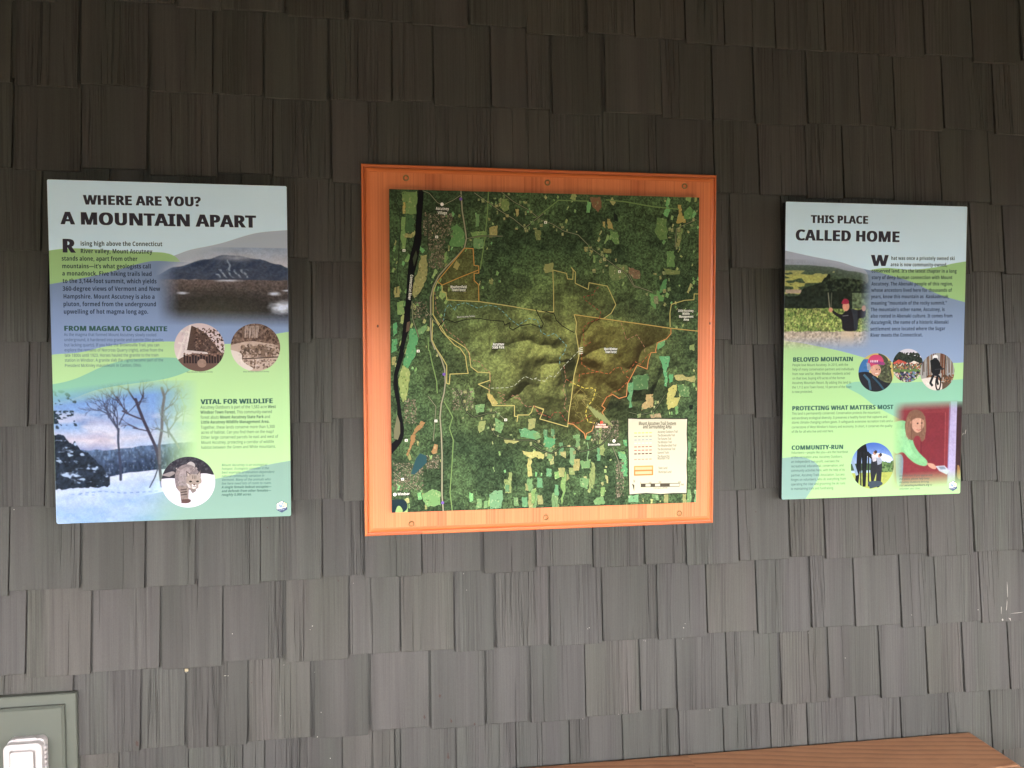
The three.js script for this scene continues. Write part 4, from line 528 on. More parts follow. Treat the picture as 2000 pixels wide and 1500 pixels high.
  // named plots along the river and the valleys
  for (const [p, col] of [
    [[85, 15, 177, 9, 172, 155, 100, 156, 84, 90], '#6a8450'], [[88, 82, 102, 81, 101, 152, 87, 152], '#ab9959'], [[104, 160, 163, 159, 154, 264, 104, 273], '#425e3c'], [[79, 173, 104, 173, 99, 373, 78, 373], lime], [[99, 277, 145, 280, 145, 301, 95, 302], tan],
    [[195, 414, 237, 409, 241, 505, 227, 573, 206, 615, 180, 657, 155, 683, 142, 658, 151, 590, 173, 523], '#8f8c5c'], [[128, 877, 153, 868, 179, 902, 174, 961, 148, 1029, 102, 1029, 119, 944], bright], [[170, 885, 230, 843, 234, 877, 204, 911, 170, 911], green], [[19, 843, 44, 835, 44, 902, 18, 927], bright], [[29, 616, 63, 608, 62, 675, 29, 679], tan], [[45, 708, 92, 700, 87, 784, 49, 788], lime], [[10, 944, 43, 936, 43, 1011, 9, 1028], bright],
    [[391, 234, 429, 209, 480, 267, 480, 343, 428, 356, 382, 352], '#58804d'], [[514, 258, 618, 256, 618, 290, 531, 300], lime], [[536, 300, 600, 299, 596, 366, 535, 363], green], [[635, 230, 687, 212, 687, 280, 635, 290], tan], [[545, 147, 575, 147, 570, 219, 547, 228], green], [[696, 43, 761, 42, 765, 109, 730, 127, 705, 94], '#6f824e'], [[935, 234, 966, 250, 966, 302, 944, 293], tan], [[804, 108, 826, 104, 826, 142, 813, 159], tan], [[334, 420, 360, 382, 373, 428, 351, 462], lime],
    [[191, 1463, 217, 1473, 200, 1507, 157, 1541, 152, 1592, 131, 1626, 105, 1689, 95, 1676, 122, 1608, 127, 1557, 157, 1507], '#8f6c48'], [[276, 1612, 297, 1621, 293, 1672, 267, 1680, 254, 1663], '#93704d'], [[102, 1013, 161, 996, 161, 1047, 126, 1098, 109, 1132, 80, 1106], bright], [[80, 1106, 118, 1132, 126, 1166, 108, 1276, 99, 1327, 78, 1343, 57, 1275, 50, 1207, 63, 1148], '#869459'], [[197, 1937, 265, 1904, 312, 1923, 316, 2010, 230, 2020, 201, 1980], '#6b8e5a'],
    [[570, 1471, 609, 1467, 600, 1524, 565, 1549, 557, 1505], '#868e5a'], [[666, 1447, 727, 1483, 709, 1552, 666, 1533], green], [[824, 1528, 868, 1520, 965, 1557, 956, 1596, 841, 1580], '#5e8e64'], [[886, 1459, 934, 1460, 930, 1521, 885, 1529], pale], [[727, 1595, 788, 1588, 841, 1598, 806, 1619, 735, 1617], '#96955f'], [[850, 1668, 965, 1679, 986, 1697, 903, 1722, 859, 1694], cream], [[885, 1721, 907, 1722, 916, 1836, 885, 1844], cream], [[881, 1857, 916, 1853, 912, 1924, 894, 1941], green], [[629, 1950, 664, 1925, 717, 1927, 721, 1970, 704, 2040, 633, 2042], '#698e68'], [[546, 1974, 577, 1975, 581, 2036, 546, 2039], green], [[594, 1993, 620, 1989, 616, 2037, 594, 2041], green], [[536, 1367, 601, 1359, 596, 1411, 548, 1419], green], [[497, 1255, 527, 1255, 536, 1315, 510, 1341], lime], [[614, 1291, 649, 1300, 688, 1361, 657, 1369, 623, 1325], '#a9975c'], [[13, 1055, 38, 1051, 29, 1106, 10, 1105], tan], [[903, 1941, 938, 1916, 929, 2021, 907, 2016], lime],
    [[1579, 1188, 1694, 1171, 1695, 1277, 1593, 1276], '#486742'], [[1547, 1236, 1589, 1223, 1589, 1391, 1566, 1400], '#56845c'], [[1681, 1313, 1736, 1309, 1737, 1394, 1654, 1419, 1658, 1375, 1686, 1357], '#9f895f'], [[1767, 1056, 1809, 1057, 1846, 1057, 1842, 1101, 1814, 1199, 1795, 1119], '#589164'], [[1810, 1163, 1833, 1163, 1829, 1261, 1810, 1252], bright], [[1842, 1181, 1875, 1177, 1870, 1226, 1847, 1235], bright], [[1879, 1190, 2029, 1187, 2030, 1237, 1964, 1218, 1898, 1217], '#99925f'], [[1843, 1270, 1899, 1240, 1904, 1289, 1881, 1333, 1927, 1334, 1909, 1387, 1844, 1417, 1829, 1341], '#a6a05f'], [[1899, 1244, 1992, 1263, 1993, 1335, 1927, 1325], '#537148'], [[989, 1575, 1078, 1594, 1042, 1663, 997, 1645], '#548c5f'], [[1185, 1574, 1235, 1571, 1231, 1597, 1190, 1596], green], [[917, 1674, 997, 1697, 988, 1732, 917, 1704], cream], [[1195, 1733, 1235, 1734, 1231, 1809, 1195, 1812], tan], [[1235, 1747, 1308, 1745, 1303, 1793, 1249, 1801], green], [[1236, 1862, 1294, 1864, 1290, 1935, 1240, 1915], green], [[1327, 2016, 1395, 1973, 1409, 2036, 1340, 2043], green], [[1494, 1691, 1550, 1710, 1559, 1755, 1504, 1736], '#5e9164'], [[1509, 1754, 1554, 1746, 1564, 1854, 1532, 1862], bright], [[1118, 1806, 1141, 1815, 1132, 1965, 1118, 2036, 1109, 1876], lime], [[1087, 1788, 1132, 1789, 1132, 1850, 1096, 1849], pale], [[1569, 1988, 1643, 1981, 1639, 2035, 1570, 2033], '#69946b'], [[1714, 1447, 1788, 1439, 1798, 1470, 1724, 1469], '#978366'], [[917, 1556, 953, 1548, 971, 1583, 935, 1600], green], [[1276, 1580, 1312, 1581, 1303, 1607, 1276, 1607], bright], [[1377, 1928, 1408, 1925, 1404, 1983, 1381, 1991], lime], [[1100, 1682, 1141, 1679, 1141, 1727, 1109, 1709], '#938e5f'], [[1531, 1612, 1558, 1613, 1559, 1657, 1536, 1648], bright],
    [[1898, 51, 1924, 55, 1927, 103, 1955, 146, 1955, 168, 1890, 174, 1895, 147, 1908, 112], '#a59153'], [[1940, 103, 1982, 58, 2005, 84, 1996, 145, 1945, 142], '#5b854e'], [[1299, 21, 1370, 19, 1380, 79, 1353, 114, 1317, 81], '#775942'], [[1384, 174, 1402, 174, 1403, 217, 1384, 204], '#9f8e58'], [[1416, 156, 1434, 156, 1461, 225, 1421, 217], '#9f8e58'], [[1434, 234, 1488, 241, 1498, 319, 1466, 320, 1443, 286], '#60804d'], [[1756, 141, 1825, 149, 1831, 280, 1780, 289, 1743, 237], '#5c7646'], [[1827, 358, 1878, 358, 1883, 463, 1828, 464], '#60804d'], [[1805, 473, 1920, 489, 1916, 511, 1819, 512], '#6f7a4b'], [[1426, 468, 1489, 450, 1553, 458, 1562, 501, 1526, 545, 1453, 563, 1426, 511], '#68784d'], [[1562, 466, 1640, 492, 1644, 544, 1599, 545, 1562, 510], '#78604d'], [[998, 455, 1055, 446, 1051, 506, 998, 515, 989, 490], '#8b8c59'], [[1709, 640, 1755, 649, 1811, 649, 1802, 693, 1755, 684, 1747, 746, 1714, 711], '#5e8950'], [[1737, 658, 1764, 658, 1769, 710, 1742, 710], '#747258'], [[932, 234, 971, 241, 971, 301, 940, 302], '#6f784b'], [[1259, 340, 1286, 340, 1282, 374, 1264, 370], '#968e5a'], [[1295, 357, 1322, 365, 1309, 391], '#968e5a'], [[1389, 347, 1444, 355, 1444, 381, 1390, 377], '#7a7a4b'], [[1900, 208, 1937, 208, 1928, 278, 1900, 279], '#71804e'], [[1748, 975, 1813, 944, 1808, 984, 1762, 1015], '#5e915f'], [[1318, 391, 1340, 399, 1336, 443, 1322, 443], lime], [[1990, 985, 2027, 976, 2023, 1021, 1990, 1012], '#7a8955'], [[1805, 552, 1828, 543, 1820, 613, 1774, 640, 1783, 596], '#548453']]) field(p, col);
  // village lots
  const lots = (b, n) => { for (let i = 0; i < n; i++) { const x = rr(b[0], b[2]), y = rr(b[1], b[3]); c.fillStyle = ['#5f5546', '#6b6052', '#4d493c', '#7a6e5e', '#3f4234', '#565740', '#8c7f70'][Math.floor(rnd() * 7)]; c.fillRect(x, y, rr(3, 9), rr(3, 11)); } };
  lots([209, 137, 395, 285], 420); lots([242, 287, 343, 488], 420); lots([215, 1679, 301, 1767], 160); lots([11, 1725, 197, 1902], 420); lots([82, 1318, 157, 1472], 160); lots([1312, 1475, 1494, 1620], 420); lots([1476, 1744, 1533, 1996], 220); lots([138, 700, 230, 809], 120); lots([389, 1254, 527, 1393], 200);
  for (const p of [[407, 1254, 441, 1306, 483, 1409, 527, 1444, 614, 1420, 675, 1412], [917, 1634, 971, 1670, 1042, 1690, 1114, 1647, 1186, 1649, 1240, 1685, 1312, 1669, 1385, 1636, 1457, 1549], [631, 1481, 665, 1559, 735, 1587, 832, 1598, 921, 1600, 986, 1645], [1567, 1426, 1640, 1445, 1733, 1429, 1788, 1359, 1815, 1314]]) { line(c, p, '#1b241b', 12); line(c, p, '#5d6148', 4); }
  // water
  poly(c, [156, 1703, 181, 1670, 224, 1688, 224, 1731, 181, 1773, 146, 1806, 123, 1801, 138, 1754], '#2a474c'); blob(c, [1, 1965, 77, 1959, 102, 1994, 93, 2045, 0, 2059], '#1c2b31'); blob(c, [21, 2047, 30, 2009, 51, 2001, 70, 2032, 68, 2049], '#86a064'); poly(c, [1986, 1388, 2017, 1382, 2015, 1414, 1994, 1417], '#141c18'); poly(c, [1456, 112, 1483, 129, 1488, 172, 1461, 164], '#1c231d');
  const river = [[183, -8, 218, -9, 211, 104, 202, 204, 202, 305, 184, 405, 167, 481, 154, 523, 145, 607, 136, 691, 127, 775, 127, 851, 106, 919, 92, 969, 80, 1029], [98, 996, 80, 1055, 59, 1123, 43, 1173, 46, 1241, 55, 1309, 62, 1377, 70, 1437, 82, 1505, 79, 1556, 63, 1599, 37, 1632, -1, 1674], [0, 1606, 38, 1572, 57, 1539, 56, 1471, 39, 1419, 40, 1368, 25, 1292, 16, 1232, 20, 1165, 34, 1106, 51, 1047, 61, 996], [44, 1028, 67, 961, 78, 885, 85, 818, 94, 733, 103, 649, 109, 549, 118, 465, 127, 414, 144, 356, 161, 272, 167, 188, 173, 105]].flat();
  poly(c, river, '#100f12'); poly(c, [39, 1419, 56, 1471, 57, 1539, 42, 1581, 17, 1572, 17, 1521, 29, 1470], '#6d6a52'); poly(c, [105, 834, 124, 826, 120, 885, 98, 898], '#5c4c40'); poly(c, [144, 431, 166, 380, 174, 414, 152, 481], '#3c4432');
  // roads and cut lines
  const road = (p, col, w) => { line(c, p, '#232b20', w + 5); line(c, p, col, w); };
  road([...[452, -6, 460, 124, 480, 250, 486, 300, 473, 360, 428, 411, 360, 479, 308, 539, 274, 606, 256, 674, 256, 775, 255, 860, 259, 945, 280, 1004], ...[287, 997, 322, 1065, 343, 1133, 347, 1219, 338, 1287, 320, 1355, 311, 1441, 319, 1544, 323, 1682, 322, 1811, 321, 1940, 329, 2053]], '#8d8a72', 9);
  for (const p of [[629, -6, 622, 138, 605, 298, 587, 417, 574, 494], [...[238, 928, 241, 1012], ...[247, 1014, 262, 1090, 291, 1210, 295, 1287]], [337, 1338, 367, 1390, 393, 1442, 371, 1511, 396, 1589, 391, 1683, 382, 1813, 373, 1925, 387, 2051], [1406, 31, 1542, 41, 1724, 68, 1908, 81], [919, 157, 954, 148, 1086, 43, 1290, 43]]) line(c, p, '#6c8450', 7);
  for (const p of [[210, 4, 252, 20, 303, 77, 332, 89], [345, 89, 405, 58, 456, 23], [537, 9, 618, 62, 704, 119, 791, 168, 865, 226, 913, 191], [713, 0, 791, 58, 887, 107, 986, 182], [...[865, 226, 986, 130], ...[954, 156]], [954, 165, 1050, 197, 1121, 239, 1219, 263, 1318, 357, 1417, 425, 1489, 476, 1544, 510, 1599, 597, 1691, 614], [1882, 331, 1890, 209, 1927, 190, 2029, 145], [489, 300, 583, 282, 721, 280], [226, 758, 264, 809, 315, 860], [138, 700, 141, 809, 178, 927], [235, 1303, 286, 1372, 277, 1475, 267, 1594], [666, 1404, 736, 1465], [1514, 1852, 1495, 1745, 1458, 1655], [11, 1785, 78, 1847, 146, 1901], [1562, 510, 1599, 588, 1728, 631]]) road(p, '#7f8066', 4.5);
  for (const p of [[26, 41, 63, 124, 70, 240, 47, 524, 42, 650], [243, 162, 241, 522], [353, 168, 276, 203], [1086, 1113, 1131, 1262, 1140, 1367]]) line(c, p, '#2a3327', 5);
  // clearings and house lots strung along the roads
  for (const p of [[537, 9, 618, 62, 704, 119, 791, 168, 865, 226, 913, 191], [713, 0, 791, 58, 887, 107, 986, 182], [954, 165, 1050, 197, 1121, 239, 1219, 263, 1318, 357, 1417, 425, 1489, 476, 1544, 510], [1882, 331, 1890, 209, 1927, 190, 2029, 145], [1336, 374, 1345, 443, 1354, 538], [407, 1254, 483, 1409, 614, 1420, 675, 1412], [631, 1481, 735, 1587, 921, 1600], [917, 1643, 1042, 1690, 1186, 1649, 1385, 1636], [1567, 1426, 1733, 1429, 1815, 1314], [1763, 508, 1819, 596, 1728, 640]]) for (let i = 0; i < p.length - 2; i += 2) for (let k = 0; k < 4; k++) {
    const t = rnd(), x = mix(p[i], p[i + 2], t) + rr(-46, 46), y = mix(p[i + 1], p[i + 3], t) + rr(-40, 40), w = rr(4, 13), h = rr(5, 15);
    field([x - w, y - h * 0.7, x + w * 0.8, y - h, x + w, y + h * 0.8, x - w * 0.7, y + h], ['#69774f', '#797f57', '#857f56', '#5a734a', '#8d8960'][Math.floor(rnd() * 5)]);
  }
  // conserved land tints and boundaries
  c.globalAlpha = 0.3; poly(c, [475, 361, 529, 363, 535, 469, 565, 473, 565, 518, 535, 520, 535, 566, 563, 592, 564, 698, 358, 690, 354, 644, 331, 640, 329, 597, 301, 572], '#7a5c28');
  poly(c, [...[1184, 782, 1382, 808, 1849, 869, 1854, 905, 1822, 940, 1757, 966, 1744, 1019], ...[1712, 1030, 1685, 1140, 1615, 1113, 1547, 1236, 1543, 1320, 1447, 1305, 1393, 1424, 1325, 1511, 1271, 1571, 1151, 1494, 1154, 1411, 1185, 1175, 1211, 1001]], '#6b4d1c');
  c.globalAlpha = 0.13; poly(c, [...[301, 606, 358, 690, 564, 700, 986, 765], ...[1049, 765, 1049, 493, 1139, 514, 1144, 550, 1184, 552, 1195, 578, 1282, 617, 1289, 573, 1413, 594, 1469, 716, 1382, 808, 1184, 782, 1200, 834, 1211, 1017], ...[1185, 1175, 1148, 1516, 918, 1373], ...[793, 1371, 649, 1369, 632, 1157, 554, 1152, 502, 1049], ...[477, 996, 357, 919, 273, 784]], '#8a8248'); c.globalAlpha = 1;
  const edge = (p, col) => { line(c, p, 'rgba(30,30,18,0.35)', 7.5); line(c, p, col, 5.6); };
  edge([475, 361, 529, 363, 535, 469, 565, 473, 565, 518, 535, 520, 535, 566, 563, 592, 564, 698], '#b98a48'); edge([475, 361, 301, 572, 329, 597, 445, 546, 569, 496], '#b98a48'); edge([329, 597, 331, 640, 354, 644, 358, 690], '#b3a868', 7);
  for (const p of [[...[301, 572, 278, 623, 272, 657, 271, 784, 315, 851, 357, 919, 425, 962, 477, 996, 502, 1031], ...[502, 1049, 511, 1118, 554, 1152, 632, 1157, 632, 1205, 558, 1230, 627, 1265, 627, 1295, 649, 1369, 793, 1371, 793, 1440, 815, 1442, 810, 1475, 815, 1432, 886, 1433, 903, 1416, 917, 1373, 986, 1396]], [...[271, 784, 323, 885, 408, 979], ...[442, 998, 476, 1049, 485, 1117, 493, 1160, 377, 1164, 372, 1228, 355, 1223, 356, 1108, 322, 1048, 288, 997], ...[263, 945, 268, 818]], [...[358, 690, 564, 700, 755, 727, 986, 765], ...[953, 763, 1049, 765, 1049, 493, 1139, 514, 1144, 550, 1179, 552, 1184, 496, 1173, 475, 1198, 505, 1195, 578, 1282, 617, 1289, 573, 1413, 594, 1469, 716, 1436, 773, 1382, 808]], [1849, 860, 1848, 772, 1859, 710, 1950, 683, 2017, 678, 2019, 639, 2062, 640], [...[1184, 782, 1200, 834, 1193, 895, 1211, 1017], ...[1212, 1053, 1185, 1175, 1172, 1289, 1154, 1411, 1148, 1516, 960, 1460, 984, 1400, 918, 1373]]]) edge(p, '#b3a868', 7.5);
  edge([1184, 782, 1382, 808, 1683, 847, 1849, 869, 2059, 889], '#b89a58'); edge([...[1854, 869, 1854, 905, 1822, 940, 1757, 966, 1744, 1019], ...[1748, 1030, 1712, 1030, 1693, 1083, 1685, 1140, 1615, 1113, 1579, 1179, 1547, 1236, 1543, 1320, 1493, 1332, 1447, 1305, 1406, 1322, 1375, 1379, 1398, 1397, 1379, 1423, 1398, 1450]], '#b87c4c'); edge([1325, 1511, 1312, 1546, 1276, 1563, 1271, 1598, 1262, 1562, 1185, 1499, 1151, 1494], '#bd8152', 9);
  // trails
  const dash = [20, 11];
  for (const p of [[...[336, 826, 349, 750, 375, 716, 414, 758, 418, 724, 478, 707, 555, 741, 625, 723, 677, 732, 729, 774, 764, 813, 816, 851, 886, 808, 939, 817, 957, 877], ...[962, 894, 1006, 920, 1051, 903, 1095, 947, 1131, 982, 1113, 1034], ...[1086, 1061, 1086, 1113]]]) line(c, p, '#5f8d94', 4, dash);
  line(c, [...[1211, 1018, 1158, 1070, 1113, 1114, 1078, 1157, 1051, 1187, 1015, 1178, 989, 1213, 953, 1208, 922, 1195], ...[939, 1190, 912, 1203, 859, 1181, 824, 1207, 789, 1241, 745, 1253, 640, 1256]], '#a3a699', 4, dash);
  for (const p of [[306, 860, 349, 813, 409, 834, 486, 813, 572, 809, 616, 817, 720, 826, 729, 851, 764, 834, 759, 869, 781, 882, 825, 856, 895, 843, 966, 869, 979, 843, 948, 783, 930, 744], [971, 756, 1006, 765, 1051, 778, 1064, 817, 1104, 856, 1149, 882, 1184, 899]]) line(c, p, '#10100f', 5);
  const red = '#8a3f36', rust = '#9a5236';
  for (const p of [[...[282, 640, 290, 750, 332, 826, 357, 885, 417, 928, 468, 971, 494, 1022], ...[511, 1075, 563, 1084, 597, 1127, 632, 1153, 636, 1205, 623, 1265, 640, 1282]], [684, 1283, 727, 1301, 697, 1309, 736, 1335, 701, 1352, 736, 1361], [771, 1310, 815, 1302, 842, 1354, 877, 1381, 921, 1373, 948, 1425, 986, 1435], [776, 1301, 833, 1332, 789, 1319], [1504, 834, 1537, 948, 1610, 913, 1665, 992, 1670, 1037], [1113, 1114, 1131, 1201, 1109, 1271, 1131, 1323, 1118, 1384, 1149, 1420]]) line(c, p, '#92685a', 4, dash);
  for (const p of [[1354, 599, 1327, 625, 1318, 651, 1251, 665, 1260, 686, 1319, 729, 1364, 764, 1355, 808, 1283, 834, 1243, 869, 1247, 947, 1247, 991, 1301, 956], [918, 1373, 944, 1408, 989, 1435, 1033, 1453, 1051, 1418, 1096, 1419, 1131, 1472, 1158, 1490, 1221, 1491, 1275, 1457, 1311, 1440]]) line(c, p, red, 4, dash);
  for (const p of [[1229, 1027, 1234, 1106, 1293, 1141, 1383, 1164, 1419, 1169, 1456, 1134, 1501, 1125, 1520, 1165, 1565, 1143, 1602, 1091, 1638, 1109, 1675, 1065, 1702, 1038], [1216, 1219, 1221, 1171, 1311, 1159, 1365, 1151], [1538, 1187, 1566, 1205, 1493, 1275, 1447, 1292, 1402, 1327, 1375, 1370], [1131, 1201, 1176, 1228]]) line(c, p, rust, 4.2, dash);
  line(c, [1176, 1228, 1257, 1263, 1302, 1260, 1329, 1273, 1311, 1343, 1275, 1387, 1266, 1430, 1284, 1484, 1330, 1493], '#cdbb55', 5, dash);
  for (let i = 0; i < 26; i++) { const a = [1185, 1254], b = [1348, 1458], x = rr(a[0], b[0]), y = rr(a[1], b[1]); line(c, [x, y, x + rr(-50, 50), y + rr(-40, 50), x + rr(-60, 60), y + rr(-10, 90)], 'rgba(150,140,84,0.5)', 3); }
  for (let i = 0; i < 6; i++) { const q = [1275, 1369], t = i * 22; line(c, [q[0] + t, q[1] + i * 14, q[0] + t + 70, q[1] + 90 + i * 12], '#7c8456', 9); }
  // names
  const halo = 'rgba(10,12,8,0.75)', W = '#f0eee4';
  const dotAt = (p, r, col = '#f4f1ea') => { c.fillStyle = col; c.beginPath(); c.arc(p[0], p[1], r, 0, 7); c.fill(); };
  dotAt([332, 87], 11); text(c, '*Ascutney', [292, 123, 375, 124], 26, W, '', halo); text(c, '*Village', [304, 150, 364, 150], 26, W, '', halo);
  text(c, '*Weathersfield', [382, 617, 487, 616], 25, W, '', halo); text(c, '*Town Forest', [390, 635, 480, 635], 25, W, '', halo); text(c, '*Ascutney', [652, 983, 724, 983], 26, W, '', halo); text(c, '*State Park', [648, 1001, 726, 1002], 26, W, '', halo);
  text(c, '*Connecticut River', [129, 532, 113, 691], 25, W, '', 'rgba(0,0,0,0.9)'); text(c, 'Mount Ascutney Parkway', [424, 805, 540, 797], 15, W, '', halo);
  text(c, '*West Windsor', [1386, 1014, 1475, 1014], 24, W, '', halo); text(c, '*Town Forest', [1392, 1033, 1470, 1034], 24, W, '', halo);
  ['Little Ascutney', 'Wildlife', 'Management', 'Area'].forEach((s, i) => text(c, '*' + s, [[1906, 760, 2014, 760], [1936, 780, 1988, 780], [1912, 799, 2014, 799], [1945, 819, 1983, 819]][i], 23, W, '', halo));
  dotAt([20, 1931], 11); text(c, '*Windsor', [37, 1938, 114, 1937], 25, W, '', halo); dotAt([1467, 1617], 11); text(c, '*Brownsville', [1426, 1648, 1511, 1648], 21, W, '', 'rgba(10,10,10,0.9)');
  dotAt([1377, 1490], 10, '#d0503c'); text(c, '*Ascutney', [1350, 1509, 1407, 1511], 17, W, '', 'rgba(150,60,40,0.8)'); text(c, '*Outdoors Center', [1335, 1524, 1423, 1527], 17, W, '', 'rgba(150,60,40,0.8)');
  for (const p of [[297, 293], [90, 381], [175, 1016], [285, 1464], [95, 1585], [70, 1834], [1002, 187], [1498, 498], [736, 1463]]) { c.fillStyle = '#e8e4da'; c.fillRect(p[0] - 9, p[1] - 8, 18, 16); c.fillStyle = '#55524c'; c.fillRect(p[0] - 3, p[1] - 4, 6, 9); }
  for (const p of [[451, 51], [338, 1165], [325, 1994]]) dotAt(p, 10, '#6d4fa0');
  for (let i = 0; i < 4; i++) line(c, [1211, 1001, 1237, 996].map((v, j) => v + (j % 2 ? i * 12 : 0)), '#d8d8d0', 4);
  // key
  const kp = [1556, 1464, 1659, 1470, 1770, 1469, 1882, 1473, 1982, 1474, 1979, 1577, 1985, 1685, 1980, 1793, 1985, 1883, 1982, 1987, 1886, 1984, 1792, 1988, 1690, 1977, 1570, 1984, 1567, 1871, 1565, 1746, 1561, 1613];
  poly(c, kp, '#26261f'); c.save(); c.beginPath(); for (let i = 0; i < kp.length; i += 2) { const x = mix(kp[i], [1772, 1725][0], 0.028), y = mix(kp[i + 1], [1772, 1725][1], 0.022); i ? c.lineTo(x, y) : c.moveTo(x, y); } c.closePath(); c.fillStyle = '#bcb8a2'; c.fill(); c.restore();
  const KI = '#4a4438';
  text(c, '*Mount Ascutney Trail System', [1636, 1514, 1899, 1519], 33, KI); text(c, '*and Surrounding Area', [1666, 1537, 1867, 1541], 33, KI);
  [['Ascutney Outdoors Trail', 655, 1098, '#d6bd62'], ['The Brownsville Trail', 682, 1076, '#8f8d76'], ['The Futures Trail', 709, 1048, '#8b9498'], ['The Windsor Trail', 735, 1052, '#c5b6bb'], ['The Weathersfield Trail', 762, 1088, '#9a6a5c'], ['The Bicentennial Trail', 789, 1080, '#ab6a5e'], ['Summit Trails', 816, 1030, '#5c3a34'], ['The Round the', 844, 1036, null], ['Mountain Trail', 861, 1036, '#a98c78']].forEach(([s, y, x1, col]) => {
    const o = [918, 1000], e = [919, 1000], kx = e[0] - o[0], ky = ([917, 1871][1] - o[1]) / 1000, X = (v) => o[0] + v * ([1822, 1004][0] - o[0]) / 1000, Y = (v) => o[1] + v * ky;
    text(c, s, [X(942), Y(y), X(x1), Y(y)], 22, KI); if (col) line(c, [X(762), Y(s === 'Mountain Trail' ? 855 : y - 4), X(900), Y((s === 'Mountain Trail' ? 855 : y - 4) - 1)], col, 7, [18, 8]); });
  for (const [y, col] of [[905, '#c98f52'], [935, '#c0763c']]) { const a = [1610, 1792], b = [1735, 1821], q = y === 905 ? 0 : [1610, 1820][1] - a[1]; c.strokeStyle = col; c.lineWidth = 9; c.strokeRect(a[0], a[1] + q, b[0] - a[0], b[1] - a[1]); c.fillStyle = '#b3a983'; c.fillRect(a[0] + 5, a[1] + 5 + q, b[0] - a[0] - 10, b[1] - a[1] - 10); }
  text(c, 'State Land', [1776, 1814, 1839, 1815], 22, KI); text(c, 'Municipal Land', [1776, 1840, 1868, 1842], 22, KI);
  text(c, 'N', [1601, 1899, 1613, 1900], 26, KI, '', null); poly(c, [1593, 1906, 1609, 1916, 1608, 1959], KI); line(c, [1654, 1920, 1927, 1924], KI, 24); line(c, [1857, 1923, 1925, 1924], '#bcb8a2', 17); line(c, [1687, 1920, 1722, 1921], '#bcb8a2', 17); line(c, [1754, 1921, 1789, 1921], '#bcb8a2', 17);
  text(c, 'Feet', [1934, 1929, 1958, 1929], 19, KI); for (const [s, b] of [['0', [1650, 1908, 1656, 1908]], ['1500', [1708, 1910, 1728, 1910]], ['3000', [1777, 1908, 1797, 1908]], ['6000', [1915, 1911, 1936, 1912]]]) text(c, s, b, 16, KI);
  text(c, '1 inch equals 3,000 feet', [1741, 1946, 1840, 1946], 15, KI, 'italic');
  return canvasTex(k);
}

// ---------------------------------------------------------------- the boards themselves
const black = std({ color: 0x0c0c0d, roughness: 0.6 });
const screwMat = std({ color: 0x8f7a52, metalness: 0.9, roughness: 0.28 });
const steel = std({ color: 0x2c2722, metalness: 0.6, roughness: 0.45 });
function board(name, label, x, y, w, h, tex, tilt) {
  const o = thing(name, label, 'sign', [x, y, 0]); o.rotation.set(...tilt);
  const r = 0.006, s = new THREE.Shape(); s.moveTo(-w / 2 + r, -h / 2); s.lineTo(w / 2 - r, -h / 2); s.quadraticCurveTo(w / 2, -h / 2, w / 2, -h / 2 + r); s.lineTo(w / 2, h / 2 - r * 0.4); s.lineTo(w / 2 - r * 0.4, h / 2); s.lineTo(-w / 2 + r * 0.4, h / 2); s.lineTo(-w / 2, h / 2 - r * 0.4); s.lineTo(-w / 2, -h / 2 + r); s.quadraticCurveTo(-w / 2, -h / 2, -w / 2 + r, -h / 2);
  part('panel', new THREE.ExtrudeGeometry(s, { depth: 0.013, bevelEnabled: true, bevelThickness: 0.0006, bevelSize: 0.0006, bevelSegments: 1, bevelOffset: -0.0006 }).translate(0, 0, 0.0382), black, o);
  const g = new THREE.ShapeGeometry(s), p = g.attributes.position, uv = g.attributes.uv;
  for (let i = 0; i < p.count; i++) uv.setXY(i, p.getX(i) / w + 0.5, p.getY(i) / h + 0.5);
  part('printed_face', g.scale(0.998, 0.9985, 1).translate(0, 0, 0.0526), new THREE.MeshPhysicalMaterial({ map: tex, roughness: 0.85, specularIntensity: 0.3 }), o);
  for (const [a, b] of [[-0.4, -0.42], [0.4, -0.42], [-0.4, 0.42], [0.4, 0.42]]) part('standoff', new THREE.CylinderGeometry(0.014, 0.014, 0.034, 16).rotateX(Math.PI / 2).translate(a * w, b * h, 0.0215), black, o);
  return o;
}
board('interpretive_sign', 'printed panel headed WHERE ARE YOU? A MOUNTAIN APART, with winter photos and a bobcat', -0.5274, 1.7027, 0.6058, 0.9055, printLeft(), [0, 0, -0.0006]);
board('interpretive_sign', 'printed panel headed THIS PLACE CALLED HOME, with a girl at a red door', 1.5322, 1.6997, 0.6074, 0.9029, printRight(), [0, 0, /*RROT*/0]);

